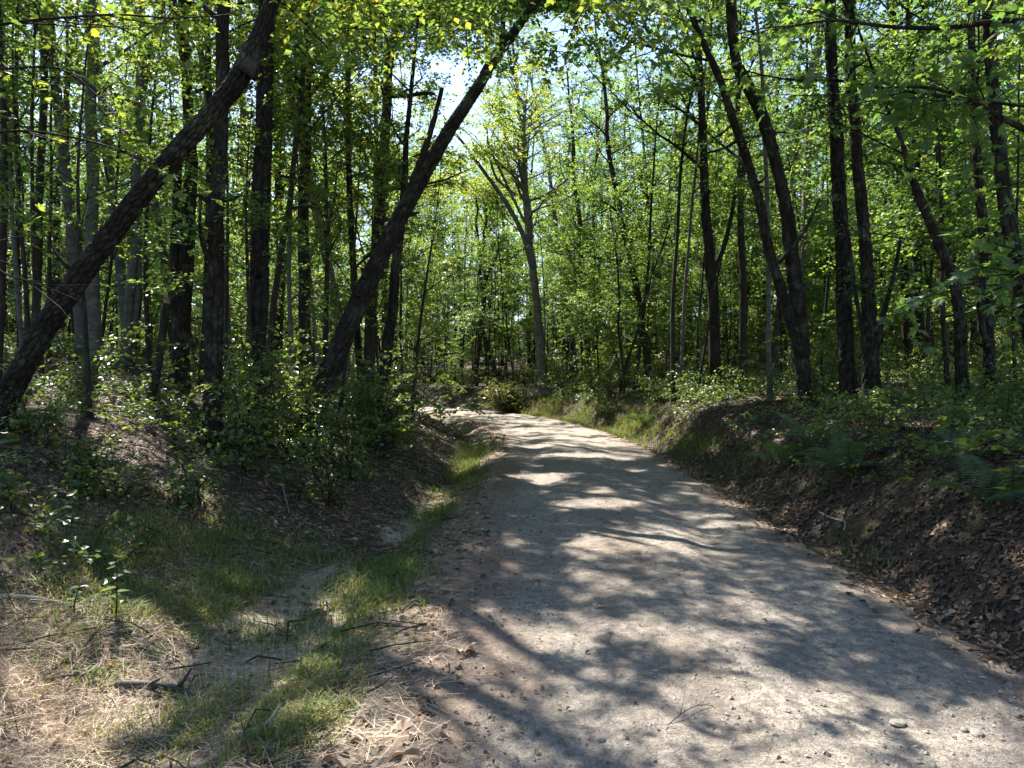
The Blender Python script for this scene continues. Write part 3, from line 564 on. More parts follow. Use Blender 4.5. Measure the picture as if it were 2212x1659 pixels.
for T in UNIQ:
    rng = np.random.default_rng(900+T['seed']); C = np.concatenate(T['C']); D = np.concatenate(T['D']); mb = T['wood']; S = len(C)
    right = C[:, 0] > 2.5
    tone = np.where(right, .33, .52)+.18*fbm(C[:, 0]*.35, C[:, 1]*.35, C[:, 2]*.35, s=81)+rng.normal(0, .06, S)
    # wood is material 0, leaves are material 1
    lf = .072 if T['foot'][1] < 20 else .10
    if T['pine']:
        needle_tufts(mb, C[::2], D[::2], rng, mi=1); C, D, tone = C[1::2], D[1::2], tone[1::2]
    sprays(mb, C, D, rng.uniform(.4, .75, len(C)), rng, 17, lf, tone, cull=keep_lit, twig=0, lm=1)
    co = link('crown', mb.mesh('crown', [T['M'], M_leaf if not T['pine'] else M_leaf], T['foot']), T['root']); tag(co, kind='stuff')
print('unique trees', len(UNIQ), 'spray', sum(len(np.concatenate(T['C'])) for T in UNIQ))

# ------------------------------------------------------------------ woodland repeats that share their meshes
def variant(H, r, zb, nl, L, nsp, leaf, seed, tone, bark, shape=KITE, el=(.1, .7), wob=.03, n=13):
    rng = np.random.default_rng(seed); d = np.array([rng.normal(0, .05), rng.normal(0, .05), 1.]); p = [np.array([0, 0, -.15])]
    for i in range(20): d = nrm(d+rng.normal(0, wob, 3)+np.array([0, 0, .03])); p.append(p[-1]+d*H/20)
    p = np.array(p); rr = r*np.linspace(1, .1, 21)**.8; rr[0] *= 1.4
    P, RR = resample(p, rr, max(.15, H/60)); tm = MB(); tm.add(*tube(P, RR, 9, None, seed), 0, .5, True)
    cm = MB(); C, D = crown(P, RR, zb, nl, L, rng, wood=cm, per=nsp, sub=3, el=el)
    tn = tone+.14*fbm(C[:, 0]*.5, C[:, 1]*.5, C[:, 2]*.5, s=seed)+rng.normal(0, .05, len(C))
    sprays(cm, C, D, rng.uniform(.45, .85, len(C))*(leaf/.1)**.6, rng, n, leaf, tn, twig=0, lm=1, shape=shape)
    return tm.mesh('trunk', [bark]), cm.mesh('crown', [bark, M_leaf])
CAN = [variant(H, r, zb, 26, 3.4, 11, .125, 200+k, .45, [M_oak, M_thin, M_grey, M_pine][k % 4]) for k, (H, r, zb) in enumerate([(19,.17,5),(17,.14,3.5),(21,.2,7),(18,.13,4),(16,.11,3),(20,.18,6)])]
UND = [variant(H, r, zb, 18, 2.1, 18, .09, 300+k, .47, M_thin, KITE, (0, .5), .06, 16) for k, (H, r, zb) in enumerate([(6,.04,.9),(7.5,.05,1.4),(5,.035,.7),(8.5,.06,1.8),(6.5,.045,1.0)])]
def shrub_variant(H, n, seed, tone, leaf, M, shape=OVAL):
    rng = np.random.default_rng(seed); sm = MB(); cm = MB(); C = []; D = []
    for k in range(n):
        az = rng.uniform(0, 6.28); e = rng.uniform(.75, 1.4); d = np.array([math.cos(az)*math.cos(e), math.sin(az)*math.cos(e), math.sin(e)])
        l = H*rng.uniform(.6, 1.1); p = limb_path(np.array([rng.normal(0, .06), rng.normal(0, .06), -.06]), d, l, rng, 7, -.3, .13)
        sm.add(*tube(p, np.linspace(.011, .003, 7), 4, cap=False), 0, .5, True)
        m = 9; tt = rng.uniform(1.2, 6, m); ii = np.minimum(tt.astype(int), 5); fr = (tt-ii)[:, None]
        C.append(p[ii]*(1-fr)+p[ii+1]*fr); dv = rng.normal(0, 1, (m, 3)); dv[:, 2] = dv[:, 2]*.35+.1; D.append(nrm(dv))
    C = np.concatenate(C); D = np.concatenate(D)
    sprays(cm, C, D, rng.uniform(.2, .42, len(C)), rng, 9, leaf, tone+rng.normal(0, .08, len(C)), twig=0, lm=1, shape=shape)
    return sm.mesh('stems', [M_thin]), cm.mesh('foliage', [M_thin, M])
SHR = [shrub_variant(H, n, 400+k, t_, lf, M_shrub) for k, (H, n, t_, lf) in enumerate([(1.1,8,.46,.058),(1.55,9,.5,.062),(.8,7,.4,.052),(2.0,9,.54,.07),(.55,8,.52,.048)])]
RUST = shrub_variant(1.1, 30, 450, .2, .08, M_rust)

POLE = [variant(H, r, zb, 9, 1.5, 9, .085, 350+k, .5, [M_thin, M_oak, M_grey][k % 3], wob=.035) for k, (H, r, zb) in enumerate([(10,.035,4),(12,.045,5.5),(8,.028,3),(11,.055,5),(9,.04,4.5),(13,.05,6)])]
def clone(pair, names, root_name, label, cat, group, loc, rz, sc):
    e = link(root_name, None, None, loc); e.rotation_euler = (0, 0, rz); e.scale = (sc, sc, sc); tag(e, label, cat, group); e.empty_display_size = .3
    for nm, me in zip(names, pair):
        c = link(nm, me, e)
        if nm in ('crown', 'foliage'): c['kind'] = 'stuff'
    return e
SHORT = {0: 'the steeply leaning trunk', 1: 'the arching trunk', 2: 'the plated pine', 3: 'the pale grey trunk', 4: 'the two-stemmed slope tree', 5: 'the low ditch-bank trunk', 6: 'the slim rough pine', 7: 'the trunk with a dead stub', 8: 'the crooked tree beside the arching trunk', 13: 'the tall forked tree at the bend', 14: 'the S-bend stem', 16: 'the two-stemmed bank tree', 17: 'the lighter straight bank trunk', 19: 'the black crooked trunk', 21: 'the shaggy end trunk', 22: 'the brown trunk in the sunny thicket', 23: 'the slim dark pole by the bend', 24: 'the tilted pole tree'}
HXY = {k: (UNIQ[k]['path'][len(UNIQ[k]['path'])//4][0], UNIQ[k]['foot'][1]) for k in SHORT}
def where(x, y):
    k = min(HXY, key=lambda q: abs(math.atan2(x, y)-math.atan2(*HXY[q]))+.02*abs(y-HXY[q][1])/10); r = y/HXY[k][1]
    return ('in front of ' if r < .93 else 'right beside ' if r < 1.12 else 'just behind ' if r < 1.5 else 'well behind ' if r < 2.3 else 'far behind ')+SHORT[k]
def near(x, y): return 'near '+SHORT[min(HXY, key=lambda q: (x-UNIQ[q]['foot'][0])**2+(y-UNIQ[q]['foot'][1])**2)]
for T in UNIQ[len(HEROES):]: T['root']['label'] = ('slender woodland tree ' if T['root']['category'] == 'tree' else ('short ' if T['path'][-1][2]-T['foot'][2] < 5.4 else 'tall ' if T['path'][-1][2]-T['foot'][2] > 6.8 else '')+'thin sunlit maple sapling ')+where(T['foot'][0], T['foot'][1])
taken = [(T['foot'][0], T['foot'][1]) for T in UNIQ]
def scatter(n, xr, yr, dmin, sdmin, rng, ok=None, tries=60000):
    out = []
    for _ in range(tries):
        if len(out) >= n: break
        y = rng.uniform(*yr); x = rng.uniform(*xr)
        if abs(x) > .70*y+2.5: continue
        if ok is not None and not ok(x, y): continue
        if abs(road_sd(np.array([x]), np.array([y]))[0]) < sdmin: continue
        if any((x-a)**2+(y-b)**2 < dmin**2 for a, b in taken): continue
        taken.append((x, y)); out.append((x, y))
    return out
rs = np.random.default_rng(21)
def side(x, y): return road_sd(np.array([x]), np.array([y]))[0]
shade_zone = lambda x, y: not (-13 < x < 3.5 and 5 < y < 31)
for x, y in scatter(40, (-30, 30), (14, 40), 3.0, 3.4, rs, shade_zone)+scatter(100, (-52, 52), (40, 74), 2.5, 3.4, rs, lambda x, y: not (-15 < x < 2 and y < 47)):
    s = side(x, y)
    v = rs.integers(len(CAN)); lab = ['tall dark-barked tree', 'tall slim brown tree', 'very tall stout grey tree', 'tall straight ridge-barked tree', 'tall thin dark tree with low branches', 'tall brown high-crowned tree'][v]+' '+where(x, y); gr = 'tall trees of the deep woods'
    clone(CAN[v], ('trunk', 'crown'), 'forest_tree', lab, 'tree', gr, (x, y, gz(x, y)), rs.uniform(0, 6.28), rs.uniform(.85, 1.15))
for x, y in scatter(170, (-38, 38), (8.5, 58), 1.35, 2.6, rs, lambda x, y: not (-13 < x < 3.0 and 5 < y < 20) and not (-3 < x < 2.5 and y < 33)):
    s = side(x, y)
    v = rs.integers(len(UND)); lab = ['small leafy understorey tree', 'slender leafy understorey tree', 'very short bushy understorey tree', 'tallish understorey tree', 'spreading understorey tree'][v]+' '+where(x, y); gr = 'understorey trees in the woods'
    clone(UND[v], ('trunk', 'crown'), 'understorey_tree', lab, 'tree', gr, (x, y, gz(x, y)), rs.uniform(0, 6.28), rs.uniform(.75, 1.2))
for x, y in scatter(285, (-36, 36), (9, 54), .65, 2.6, rs, lambda x, y: not (-3.5 < x < 2.5 and y < 33)):
    v = rs.integers(len(POLE)); lab = ['thin bare-stemmed pole sapling', 'tall dark pole sapling', 'very thin grey pole sapling', 'sturdy brown pole sapling', 'dark slim pole sapling', 'tall grey pole sapling'][v]+' '+where(x, y)
    e = clone(POLE[v], ('trunk', 'crown'), 'pole_sapling', lab, 'sapling', 'pole saplings in the woods', (x, y, gz(x, y)), rs.uniform(0, 6.28), rs.uniform(.8, 1.15)); e.rotation_euler[0] = rs.normal(0, .04); e.rotation_euler[1] = rs.normal(0, .05)
taken = [(T['foot'][0], T['foot'][1]) for T in UNIQ if T['foot'][1] < 16]
spots = [(-2.6,9.9,3),(-3.3,9.6,3),(-2.0,11.6,3),(-2.4,12.8,3),(-3.8,10.2,3),(-1.75,14.5,3),(-4.6,9.4,1),(-3.1,8.8,1),(-2.15,8.9,0),(-2.0,10.0,1),(-2.5,9.3,1),(-3.0,10.3,3),(-2.3,10.9,1),(-2.1,12.2,3),(-2.8,11.6,1),(-1.9,13.8,1),(-2.2,15.2,3),(-3.6,9.2,0),(-3.3,8.3,2),(-5.0,8.0,2),(-4.2,7.3,4),(-1.9,16.8,3),(-2.0,18.8,3),(-1.7,20.9,1),(-2.2,23.2,3),(-2.8,26,3),(-6.3,8.1,4),(-3.6,7.0,4),(-4.5,6.3,4),(-3.1,7.4,2),(-5.2,10.6,0),(-4.2,11.0,1),(-6.6,11.8,0),(-4.1,13.4,1)]
for k_, (x, y, v) in enumerate(spots):
    if k_ % 4 == 2: continue
    if y > 9: x = min(x, -.115*y-.45-(.25 if v == 3 else 0))
    clone(SHR[v], ('stems', 'foliage'), 'shrub', ['knee-high green shrub', 'waist-high dense shrub', 'low dark-leaved shrub', 'chest-high pale green shrub', 'tiny fresh green shrub'][v]+' on the ditch side '+near(x, y), 'shrub', 'shrubs crowding the ditch-side slope', (x, y, gz(x, y)), rs.uniform(0, 6.28), rs.uniform(.85, 1.25))
for x, y in scatter(80, (2.9, 19), (7.5, 32), .62, 2.9, rs, lambda x, y: x > 4.3+.05*abs(12-y) or y > 17):
    v = [0, 1, 3, 4][rs.integers(4)]; clone(SHR[v], ('stems', 'foliage'), 'shrub', ['knee-high green shrub', 'waist-high dense shrub', '', 'chest-high pale green shrub', 'tiny fresh green shrub'][v]+' on the bank '+near(x, y), 'shrub', 'shrubs on top of the bank', (x, y, gz(x, y)), rs.uniform(0, 6.28), rs.uniform(.7, 1.15))
for x, y in scatter(30, (-18, -3.5), (12, 30), .9, 2.6, rs):
    v = [0, 1, 3, 4][rs.integers(4)]; clone(SHR[v], ('stems', 'foliage'), 'shrub', ['knee-high green shrub', 'waist-high dense shrub', '', 'chest-high pale green shrub', 'tiny fresh green shrub'][v]+' high on the slope '+near(x, y), 'shrub', 'shrubs high on the slope', (x, y, gz(x, y)), rs.uniform(0, 6.28), rs.uniform(.7, 1.1))
taken = []
for x, y in scatter(26, (3.7, 8.5), (4.8, 15), .5, 2.7, rs):
    v = [0, 2, 4, 2][rs.integers(4)]; clone(SHR[v], ('stems', 'foliage'), 'shrub', ['knee-high green shrublet', '', 'low dark-leaved shrublet', '', 'tiny fresh green shrublet'][v]+' rooted in the bank '+near(x, y), 'shrub', 'shrublets rooted in the bank', (x, y, gz(x, y)), rs.uniform(0, 6.28), rs.uniform(.45, .8))
for x, y in scatter(70, (-26, 26), (24, 48), 1.0, 2.7, rs):
    v = [0, 1, 3, 1][rs.integers(4)]; clone(SHR[v], ('stems', 'foliage'), 'shrub', ['knee-high green shrub', 'waist-high dense shrub', '', 'chest-high pale green shrub'][v]+' '+where(x, y), 'shrub', 'shrubs in the deep woods', (x, y, gz(x, y)), rs.uniform(0, 6.28), rs.uniform(1.0, 1.6))
for x, y in scatter(34, (.5, 8), (20, 33), .55, 2.15, rs, lambda x, y: side(x, y) > 0):
    v = [0, 2, 4, 0][rs.integers(4)]; clone(SHR[v], ('stems', 'foliage'), 'shrub', ['knee-high green shrublet', '', 'low dark-leaved shrublet', '', 'tiny fresh green shrublet'][v]+' by the bend '+near(x, y), 'shrub', 'shrublets by the bend', (x, y, gz(x, y)), rs.uniform(0, 6.28), rs.uniform(.6, 1.1))
for x, y, v, sc in ((-.3,33.5,1,1),(1.9,30.0,1,.9),(2.9,27.5,3,1),(-2.2,36.5,3,1),(3.3,25,1,1),(.6,35,3,1.1)):
    clone(SHR[v], ('stems', 'foliage'), 'shrub', 'pale green bush at the outer edge of the bend', 'shrub', 'bushes at the bend', (x, y, gz(x, y)), rs.uniform(0, 6.28), sc)
clone(RUST, ('stems', 'foliage'), 'turning_bush', 'rounded yellow-green bush flushed with rust beside the road at the bend', 'shrub', None, (-.1, 30.9, gz(-.1, 30.9)), .6, 1.45)

# far woods: one mass behind everything
mb = MB(); rng = np.random.default_rng(61); NW = 7500
th = rng.uniform(-.85, .85, NW); dist = rng.uniform(66, 105, NW); C = np.stack([np.sin(th)*dist, np.cos(th)*dist, 0*th], 1); C[:, 2] = ground(C[:, 0], C[:, 1])+rng.uniform(0, 1, NW)**1.5*20
sprays(mb, C, nrm(rng.normal(0, 1, (NW, 3))*np.array([1, 1, .5])), 2.2, rng, 12, .55, .4+.15*fbm(C[:, 0]*.1, C[:, 1]*.1, C[:, 2]*.1, s=7), twig=1, flat=.7)
for k in range(150):
    t_ = rng.uniform(-.8, .8); d_ = rng.uniform(60, 100); x, y = math.sin(t_)*d_, math.cos(t_)*d_; z = float(ground(np.array([x]), np.array([y]), detail=False)[0])
    mb.add(*tube(np.array([(x, y, z-.3), (x+rng.normal(0, .3), y, z+8), (x+rng.normal(0, .8), y, z+18)]), np.array([.22, .16, .06])*rng.uniform(.5, 1.1), 6), 1, .5, True)
tag(link('far_woods', mb.mesh('far_woods', [M_leaf, M_thin])), 'distant mass of sunlit trees closing off the view', 'woods', kind='stuff')

# ------------------------------------------------------------------ what covers the ground
def surf(x, y):
    sd = road_sd(x, y); return ground(x, y, sd)+np.where(np.abs(sd) < 1.55, .022, 0.0), sd
def gnormal(x, y):
    e = .08; a = ground(x+e, y)-ground(x-e, y); b = ground(x, y+e)-ground(x, y-e); return nrm(np.stack([-a/(2*e), -b/(2*e), np.ones_like(a)], 1))
def field(n, xr, yr, rng, p=1.6): return rng.uniform(*xr, n), yr[0]+(yr[1]-yr[0])*rng.uniform(0, 1, n)**p
rng = np.random.default_rng(33)
# dry leaves
x, y = field(230000, (-11, 13), (2.2, 26), rng); x_, y_ = field(75000, (2.8, 8.5), (3.0, 17), rng, 1.3); x, y = np.r_[x, x_], np.r_[y, y_]; sd = road_sd(x, y); a_ = np.abs(sd)
w_ = np.interp(y, LY, LW); u = (-sd-HW)/w_
pr = np.where(a_ < 1.5, .012+.36*sstep(.5, 1.4, -sd)+.14*sstep(.95, 1.5, sd), .75)
pr = np.where((sd < 0) & (u > .1) & (u < .8), .30, pr)*np.clip(.55+.7*fbm(x*1.3, y*1.3, s=91), .08, 1)
k = rng.uniform(0, 1, len(x)) < pr; x, y = x[k], y[k]; z, sd = surf(x, y); N = gnormal(x, y)
n = len(x); D = rng.normal(0, 1, (n, 3)); D -= N*(D*N).sum(1, keepdims=True); D = nrm(D)+N*rng.normal(.05, .16, (n, 1))
sz = rng.uniform(.022, .068, n)*np.where(np.abs(sd) < 1.3, .5, 1)*(1+.02*y)
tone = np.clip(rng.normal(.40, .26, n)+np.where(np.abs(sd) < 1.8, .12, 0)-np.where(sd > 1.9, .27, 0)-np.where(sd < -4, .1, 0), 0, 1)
mb = MB(); sh = OVAL[0].copy(); sh[:, 2] *= 2.4
LP, LN = np.stack([x, y, z+.008], 1), N+rng.normal(0, .28, (n, 3)); nr = y < 8.5; kh = KITE[0].copy(); kh[:, 2] *= 2.2
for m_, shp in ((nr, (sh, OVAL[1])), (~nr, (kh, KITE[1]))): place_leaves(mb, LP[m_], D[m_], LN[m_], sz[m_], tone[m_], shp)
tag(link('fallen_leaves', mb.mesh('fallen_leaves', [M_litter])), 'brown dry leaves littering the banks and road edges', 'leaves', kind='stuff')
print('litter', n)
# pine straw and needles
x, y = field(230000, (-7, 8), (2.2, 15), rng, 1.6); sd = road_sd(x, y); a_ = np.abs(sd)
st_ = np.exp(-(((x+2.4)/1.5)**2+((y-3.9)/1.5)**2))
pr = np.where(sd > 1.75, .3, 1)*np.clip(np.where(a_ < 1.5, .6+.3*sstep(.7, 1.5, a_)+.3*fbm(x*.9, y*.5, s=95), .45)+.9*st_, .05, 1)
k = rng.uniform(0, 1, len(x)) < pr; x, y = x[k], y[k]; z, sd = surf(x, y); n = len(x); N = gnormal(x, y)
st_ = np.exp(-(((x+2.4)/1.7)**2+((y-3.9)/1.7)**2)); onr = np.abs(sd) < 1.45
D = rng.normal(0, 1, (n, 3)); D -= N*(D*N).sum(1, keepdims=True); D = nrm(D)+N*(rng.normal(0, .06, n)+st_*rng.uniform(0, .5, n))[:, None]
straw_ = ~onr
for nm, m, M, lab, w0 in (('pine_straw', straw_, M_straw, 'tan pine straw matted over the ditch side and banks', 1.0), ('needle_litter', onr, M_dneedle, 'fine weathered needles strewn over the gravel road', .7)):
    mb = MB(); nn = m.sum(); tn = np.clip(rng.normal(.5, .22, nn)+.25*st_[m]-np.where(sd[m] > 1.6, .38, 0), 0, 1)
    shp = (NEEDLE[0]*np.array([w0*1.6, 1, 1]), NEEDLE[1])
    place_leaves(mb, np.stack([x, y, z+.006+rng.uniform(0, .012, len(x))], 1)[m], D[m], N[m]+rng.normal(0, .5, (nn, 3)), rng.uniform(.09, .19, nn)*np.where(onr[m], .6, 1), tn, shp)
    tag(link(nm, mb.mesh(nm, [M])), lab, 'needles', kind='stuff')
# more straw on the sunny hummocks
n = 24000; x = rng.normal(-2.7, .6, n); y = rng.normal(4.0, .75, n); k = fbm(x*3, y*3, s=45) > rng.normal(-.1, .2, n); x, y = x[k], y[k]; n = len(x); k = (y > 2.4); x, y = x[k], y[k]; z, sd = surf(x, y); n = len(x)
D = rng.normal(0, 1, (n, 3))*np.array([1, 1, .25]); mb = MB()
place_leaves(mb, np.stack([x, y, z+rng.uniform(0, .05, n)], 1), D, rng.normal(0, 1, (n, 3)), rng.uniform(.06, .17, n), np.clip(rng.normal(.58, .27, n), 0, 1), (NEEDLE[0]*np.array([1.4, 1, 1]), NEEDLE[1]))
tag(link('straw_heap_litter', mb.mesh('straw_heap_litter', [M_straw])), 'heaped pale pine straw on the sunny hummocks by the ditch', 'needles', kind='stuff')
# reddish needle drift along the ditch-side road edge
n = 16000; x = rng.uniform(-1.6, .6, n); y = 2.3+11*rng.uniform(0, 1, n)**1.5; sd = road_sd(x, y); k = (np.abs(sd+1.42+.2*fbm(x*1.3, y*1.3, s=66)) < rng.normal(.22, .14, n)) & (fbm(x*2, y*1.2, s=67) > -.25); x, y = x[k], y[k]; z, sd = surf(x, y); n = len(x)
D = rng.normal(0, 1, (n, 3))*np.array([1, 1, .1]); mb = MB(); place_leaves(mb, np.stack([x, y, z+rng.uniform(.004, .02, n)], 1), D, rng.normal(0, 1, (n, 3))+[0, 0, .6], rng.uniform(.06, .16, n), np.clip(rng.normal(.38, .16, n), 0, 1), (NEEDLE[0]*np.array([1.5, 1, 1]), NEEDLE[1]))
tag(link('needle_drift_litter', mb.mesh('needle_drift_litter', [M_straw])), 'reddish pine needles drifted along the ditch-side road edge', 'needles', kind='stuff')
# gravel
x, y = field(22000, (-1.2, 3.6), (2.3, 16), rng, 1.7); sd = road_sd(x, y); k = (np.abs(sd) < 1.75) & (rng.uniform(0, 1, len(x)) < np.clip(.35-.3*np.exp(-((np.abs(sd)-.78)/.2)**2)+.9*fbm(x*1.1, y*.8, s=99)+.3*sstep(1, 1.6, sd), .06, 1)); x, y = x[k], y[k]; z, sd = surf(x, y); n = len(x)
oc = np.array([(1,0,0),(0,1,0),(-1,0,0),(0,-1,0),(0,0,.8),(.75,.7,.35),(-.7,.75,.3),(-.75,-.7,.35),(.7,-.75,.3)], float)
of = np.array([(0,5,4),(5,1,4),(1,6,4),(6,2,4),(2,7,4),(7,3,4),(3,8,4),(8,0,4)])
sz = .004+.010*rng.uniform(0, 1, n)**3; th = rng.uniform(0, 6.28, n); V = oc[None]*(1+rng.normal(0, .16, (n, 9, 3)))*sz[:, None, None]; c_, s_ = np.cos(th)[:, None], np.sin(th)[:, None]
V = np.stack([V[..., 0]*c_-V[..., 1]*s_*.7, V[..., 0]*s_+V[..., 1]*c_*.7, V[..., 2]], -1)+np.stack([x, y, z-.001], 1)[:, None]
mb = MB(); mb.add(V.reshape(-1, 3), (of[None]+(np.arange(n)*9)[:, None, None]).reshape(-1, 3), 0, np.repeat(np.clip(rng.normal(.45, .25, n), 0, 1), 8))
tag(link('loose_gravel', mb.mesh('loose_gravel', [M_gravel])), 'small loose gravel scattered over the road surface', 'gravel', kind='stuff')
# grass in the ditch and along the verge
def blades(x, y, h, tone, rng, lean=1.3):
    n = len(x); z = ground(x, y); az = rng.uniform(0, 6.28, n); d = np.stack([np.cos(az), np.sin(az), 0*az], 1); s = np.stack([-np.sin(az), np.cos(az), 0*az], 1); w = (.0022+.0016*rng.uniform(0, 1, n))[:, None]*(1+.03*y[:, None])
    l = (rng.uniform(.2, 1, n)*lean)[:, None]*h[:, None]; b = np.stack([x, y, z-.01], 1); up = np.array([0, 0, 1.])
    m = b+d*l*.35+up*h[:, None]*.6; tp = b+d*l+up*h[:, None]*(.95-.25*rng.uniform(0, 1, n))[:, None]
    V = np.stack([b-s*w, b+s*w, m-s*w*.8, m+s*w*.8, tp], 1).reshape(-1, 3); k = np.arange(n)*5
    return V, np.stack([np.stack([k, k+1, k+3], 1), np.stack([k, k+3, k+2], 1), np.stack([k+2, k+3, k+4], 1)], 1).reshape(-1, 3), np.repeat(tone, 3)
xs, ys, hs, ts = [], [], [], []
for (cx_, cy_, rx, ry, n, h) in [(-2.0,5.5,1.0,1.3,20000,.13),(-1.2,6.2,.4,.7,8000,.18),(-1.35,4.2,.45,.6,8000,.12),(-1.1,3.7,.3,.4,4000,.12),(-1.7,4.8,.7,.7,9000,.11),(-2.9,6.4,1.0,.8,9000,.11),(-.95,9.5,.25,1.8,5000,.2),(-.75,12.5,.3,2.0,5000,.22),(-.8,16,.35,2.5,3500,.25),(-2.3,6.9,.8,.9,4500,.12),(-2.9,5.6,.7,.6,1600,.12),(3.35,14.5,.3,4.0,3500,.2),(3.0,20,.7,2.5,4500,.25),(2.2,25,.9,2.0,4500,.28),(1.2,28.6,1.0,1.0,3500,.3),(-1.1,31,1.3,.9,2600,.4),(.6,30.2,1.0,.6,1600,.35),(3.0,6.6,.25,.9,350,.12),(-2.0,3.2,.8,.5,900,.12)]:
    q = np.clip(rng.normal(0, .55, (n, 2)), -1.4, 1.4); xs.append(cx_+q[:, 0]*rx); ys.append(cy_+q[:, 1]*ry); hs.append(h*.75*rng.uniform(.3, 1.2, n)); ts.append(np.clip(rng.normal(.47, .28, n), 0, 1))
x, y, h, tn = map(np.concatenate, (xs, ys, hs, ts)); k = (np.abs(road_sd(x, y)) > 1.5) & (fbm(x*2.2, y*2.2, s=15) > rng.normal(-.15, .3, len(x))); x, y, h, tn = x[k], y[k], h[k], tn[k]
tn = np.clip(tn-.22*fbm(x*1.4, y*1.4, s=16)-.05, 0, 1); k = (_bil(sand.reshape(ZG.shape), x, y) < .45) | (rng.uniform(0, 1, len(x)) < .2); x, y, h, tn = x[k], y[k], h[k], tn[k]
mb = MB(); mb.add(*blades(x, y, h, tn, rng)[:2], 0, np.repeat(tn, 3)); tag(link('verge_grass', mb.mesh('verge_grass', [M_grass])), 'fine green grass filling the ditch and the road verge', 'grass', kind='stuff')
# low seedlings and ground cover on the slope
x, y = field(9000, (-12, -2.6), (5.5, 20), rng, 1.0); x2, y2 = field(11000, (3.2, 14), (4.0, 24), rng, 1.2); x = np.r_[x, x2]; y = np.r_[y, y2]; sd = road_sd(x, y)
k = (fbm(x*.7, y*.7, s=23) > np.where(sd > 0, .0, .0)) & (np.abs(sd) > 2.3) & ~((sd < 0) & (-sd-HW < np.interp(y, LY, LW)+.2)); x, y = x[k], y[k]; n = len(x); z = ground(x, y)
C = np.stack([x, y, z+rng.uniform(.03, .32, n)], 1); mb = MB()
sprays(mb, C, nrm(rng.normal(0, 1, (n, 3))*np.array([1, 1, .3])), rng.uniform(.12, .28, n), rng, 7, .06, np.clip(rng.normal(.42, .12, n), 0, 1), shape=KITE, twig=1)
tag(link('undergrowth', mb.mesh('undergrowth', [M_shrub, M_thin])), 'low green ground cover spread over the slope and bank', 'undergrowth', kind='stuff')
# twigs on the bank and slope
mb = MB(); x, y = field(2600, (-9, 11), (3.2, 16), rng, 1.2); sd = road_sd(x, y); k = np.abs(sd) > 1.75; x, y = x[k], y[k]; N = gnormal(x, y); z = ground(x, y)
for q in range(len(x)):
    d = rng.normal(0, 1, 3); d -= N[q]*np.dot(d, N[q]); d = d/np.linalg.norm(d)+N[q]*rng.normal(.05, .12); l = rng.uniform(.12, .55); p0 = np.array([x[q], y[q], z[q]+.02])
    mb.add(*tube(np.array([p0-d*l/2, p0+rng.normal(0, .03, 3)+np.array([0, 0, .01]), p0+d*l/2]), np.array([.005, .0045, .002])*rng.uniform(.6, 1.5), 4), 0, .5, True)
tag(link('twig_litter', mb.mesh('twig_litter', [M_thin])), 'thin dead twigs scattered over the bank and slope', 'twigs', kind='stuff')

# ------------------------------------------------------------------ small things one can point at
def onground(px, py):
    Y = 3.0
    for _ in range(4000):
        p = at(px, py, Y)
        if p[2] <= float(surf(np.array([p[0]]), np.array([p[1]]))[0][0]): return p
        Y += .01
    return p
def stick(name, label, px, M, r, arcs=None):
    p = np.array([onground(a, b) for a, b in px]); p[:, 2] += r*.8+np.r_[0, rng.uniform(.0, .03, len(p)-2), 0]
    Q, QR = resample(p, np.linspace(r, r*.45, len(p)), .03); mb = MB(); mb.add(*tube(Q, QR*(1+.12*vnoise(np.arange(len(Q))*.7, np.zeros(len(Q)), s=3)), 9), 0, .5, True)
    e = link(name, None, None, tuple(p[0])); tag(e, label, 'branch'); link('stem', mb.mesh('stem', [M], p[0]), e)
    for k in range(2):
        i = int(len(Q)*(.35+.3*k)); d = nrm(Q[min(i+3, len(Q)-1)]-Q[i]+rng.normal(0, .05, 3)+np.array([0, 0, .04])); mb = MB(); mb.add(*tube(np.array([Q[i], Q[i]+d*.06, Q[i]+d*.13+np.array([0, 0, .02])]), np.array([r*.5, r*.35, r*.2]), 6), 0, .5, True)
        link('side_twig', mb.mesh('side_twig', [M], p[0]), e)
stick('fallen_branch', 'bleached fallen branch lying across the straw beyond the hummock', [(-40,1292), (60,1300), (140,1312), (225,1325)], M_dead, .016)
stick('fallen_branch', 'black rotten branch lying in the sandy ditch', [(255,1488), (330,1500), (395,1506), (425,1515)], M_char, .03)
stick('fallen_branch', 'short bark-brown stick half buried at the road edge', [(515,1592), (560,1590), (598,1584)], M_dead, .017)
stick('fallen_branch', 'pale bent stick at the foot of the bank', [(1770,1108), (1790,1120), (1830,1135), (1822,1150)], M_dead, .012)
stick('fallen_branch', 'grey stick standing out of the shaded undergrowth below the slope', [(600,1010), (612,1060), (625,1110)], M_dead, .012)
stick('fallen_branch', 'thin curved twig lying out on the sunlit gravel', [(1440,1570), (1470,1555), (1510,1530), (1540,1525)], M_char, .003)
stick('fallen_branch', 'dark thin stick on the shaded gravel beside the bank', [(1815,1260), (1860,1275), (1895,1288)], M_char, .009)
snag = np.array([at(318,925,11.0), at(335,830,11.0), at(350,730,11.0), at(360,655,11.0)]); snag[0][2] = gz(snag[0][0], snag[0][1])-.1
Q, QR = resample(snag, np.array([.07, .06, .055, .05]), .06); e = link('broken_snag', None, None, tuple(snag[0])); tag(e, 'leaning dead snag with a splintered reddish top on the slope', 'tree stump')
mb = MB(); mb.add(*tube(Q, QR, 14, None, 3), 0, .5, True); link('trunk', mb.mesh('trunk', [M_thin], snag[0]), e)
mb = MB()
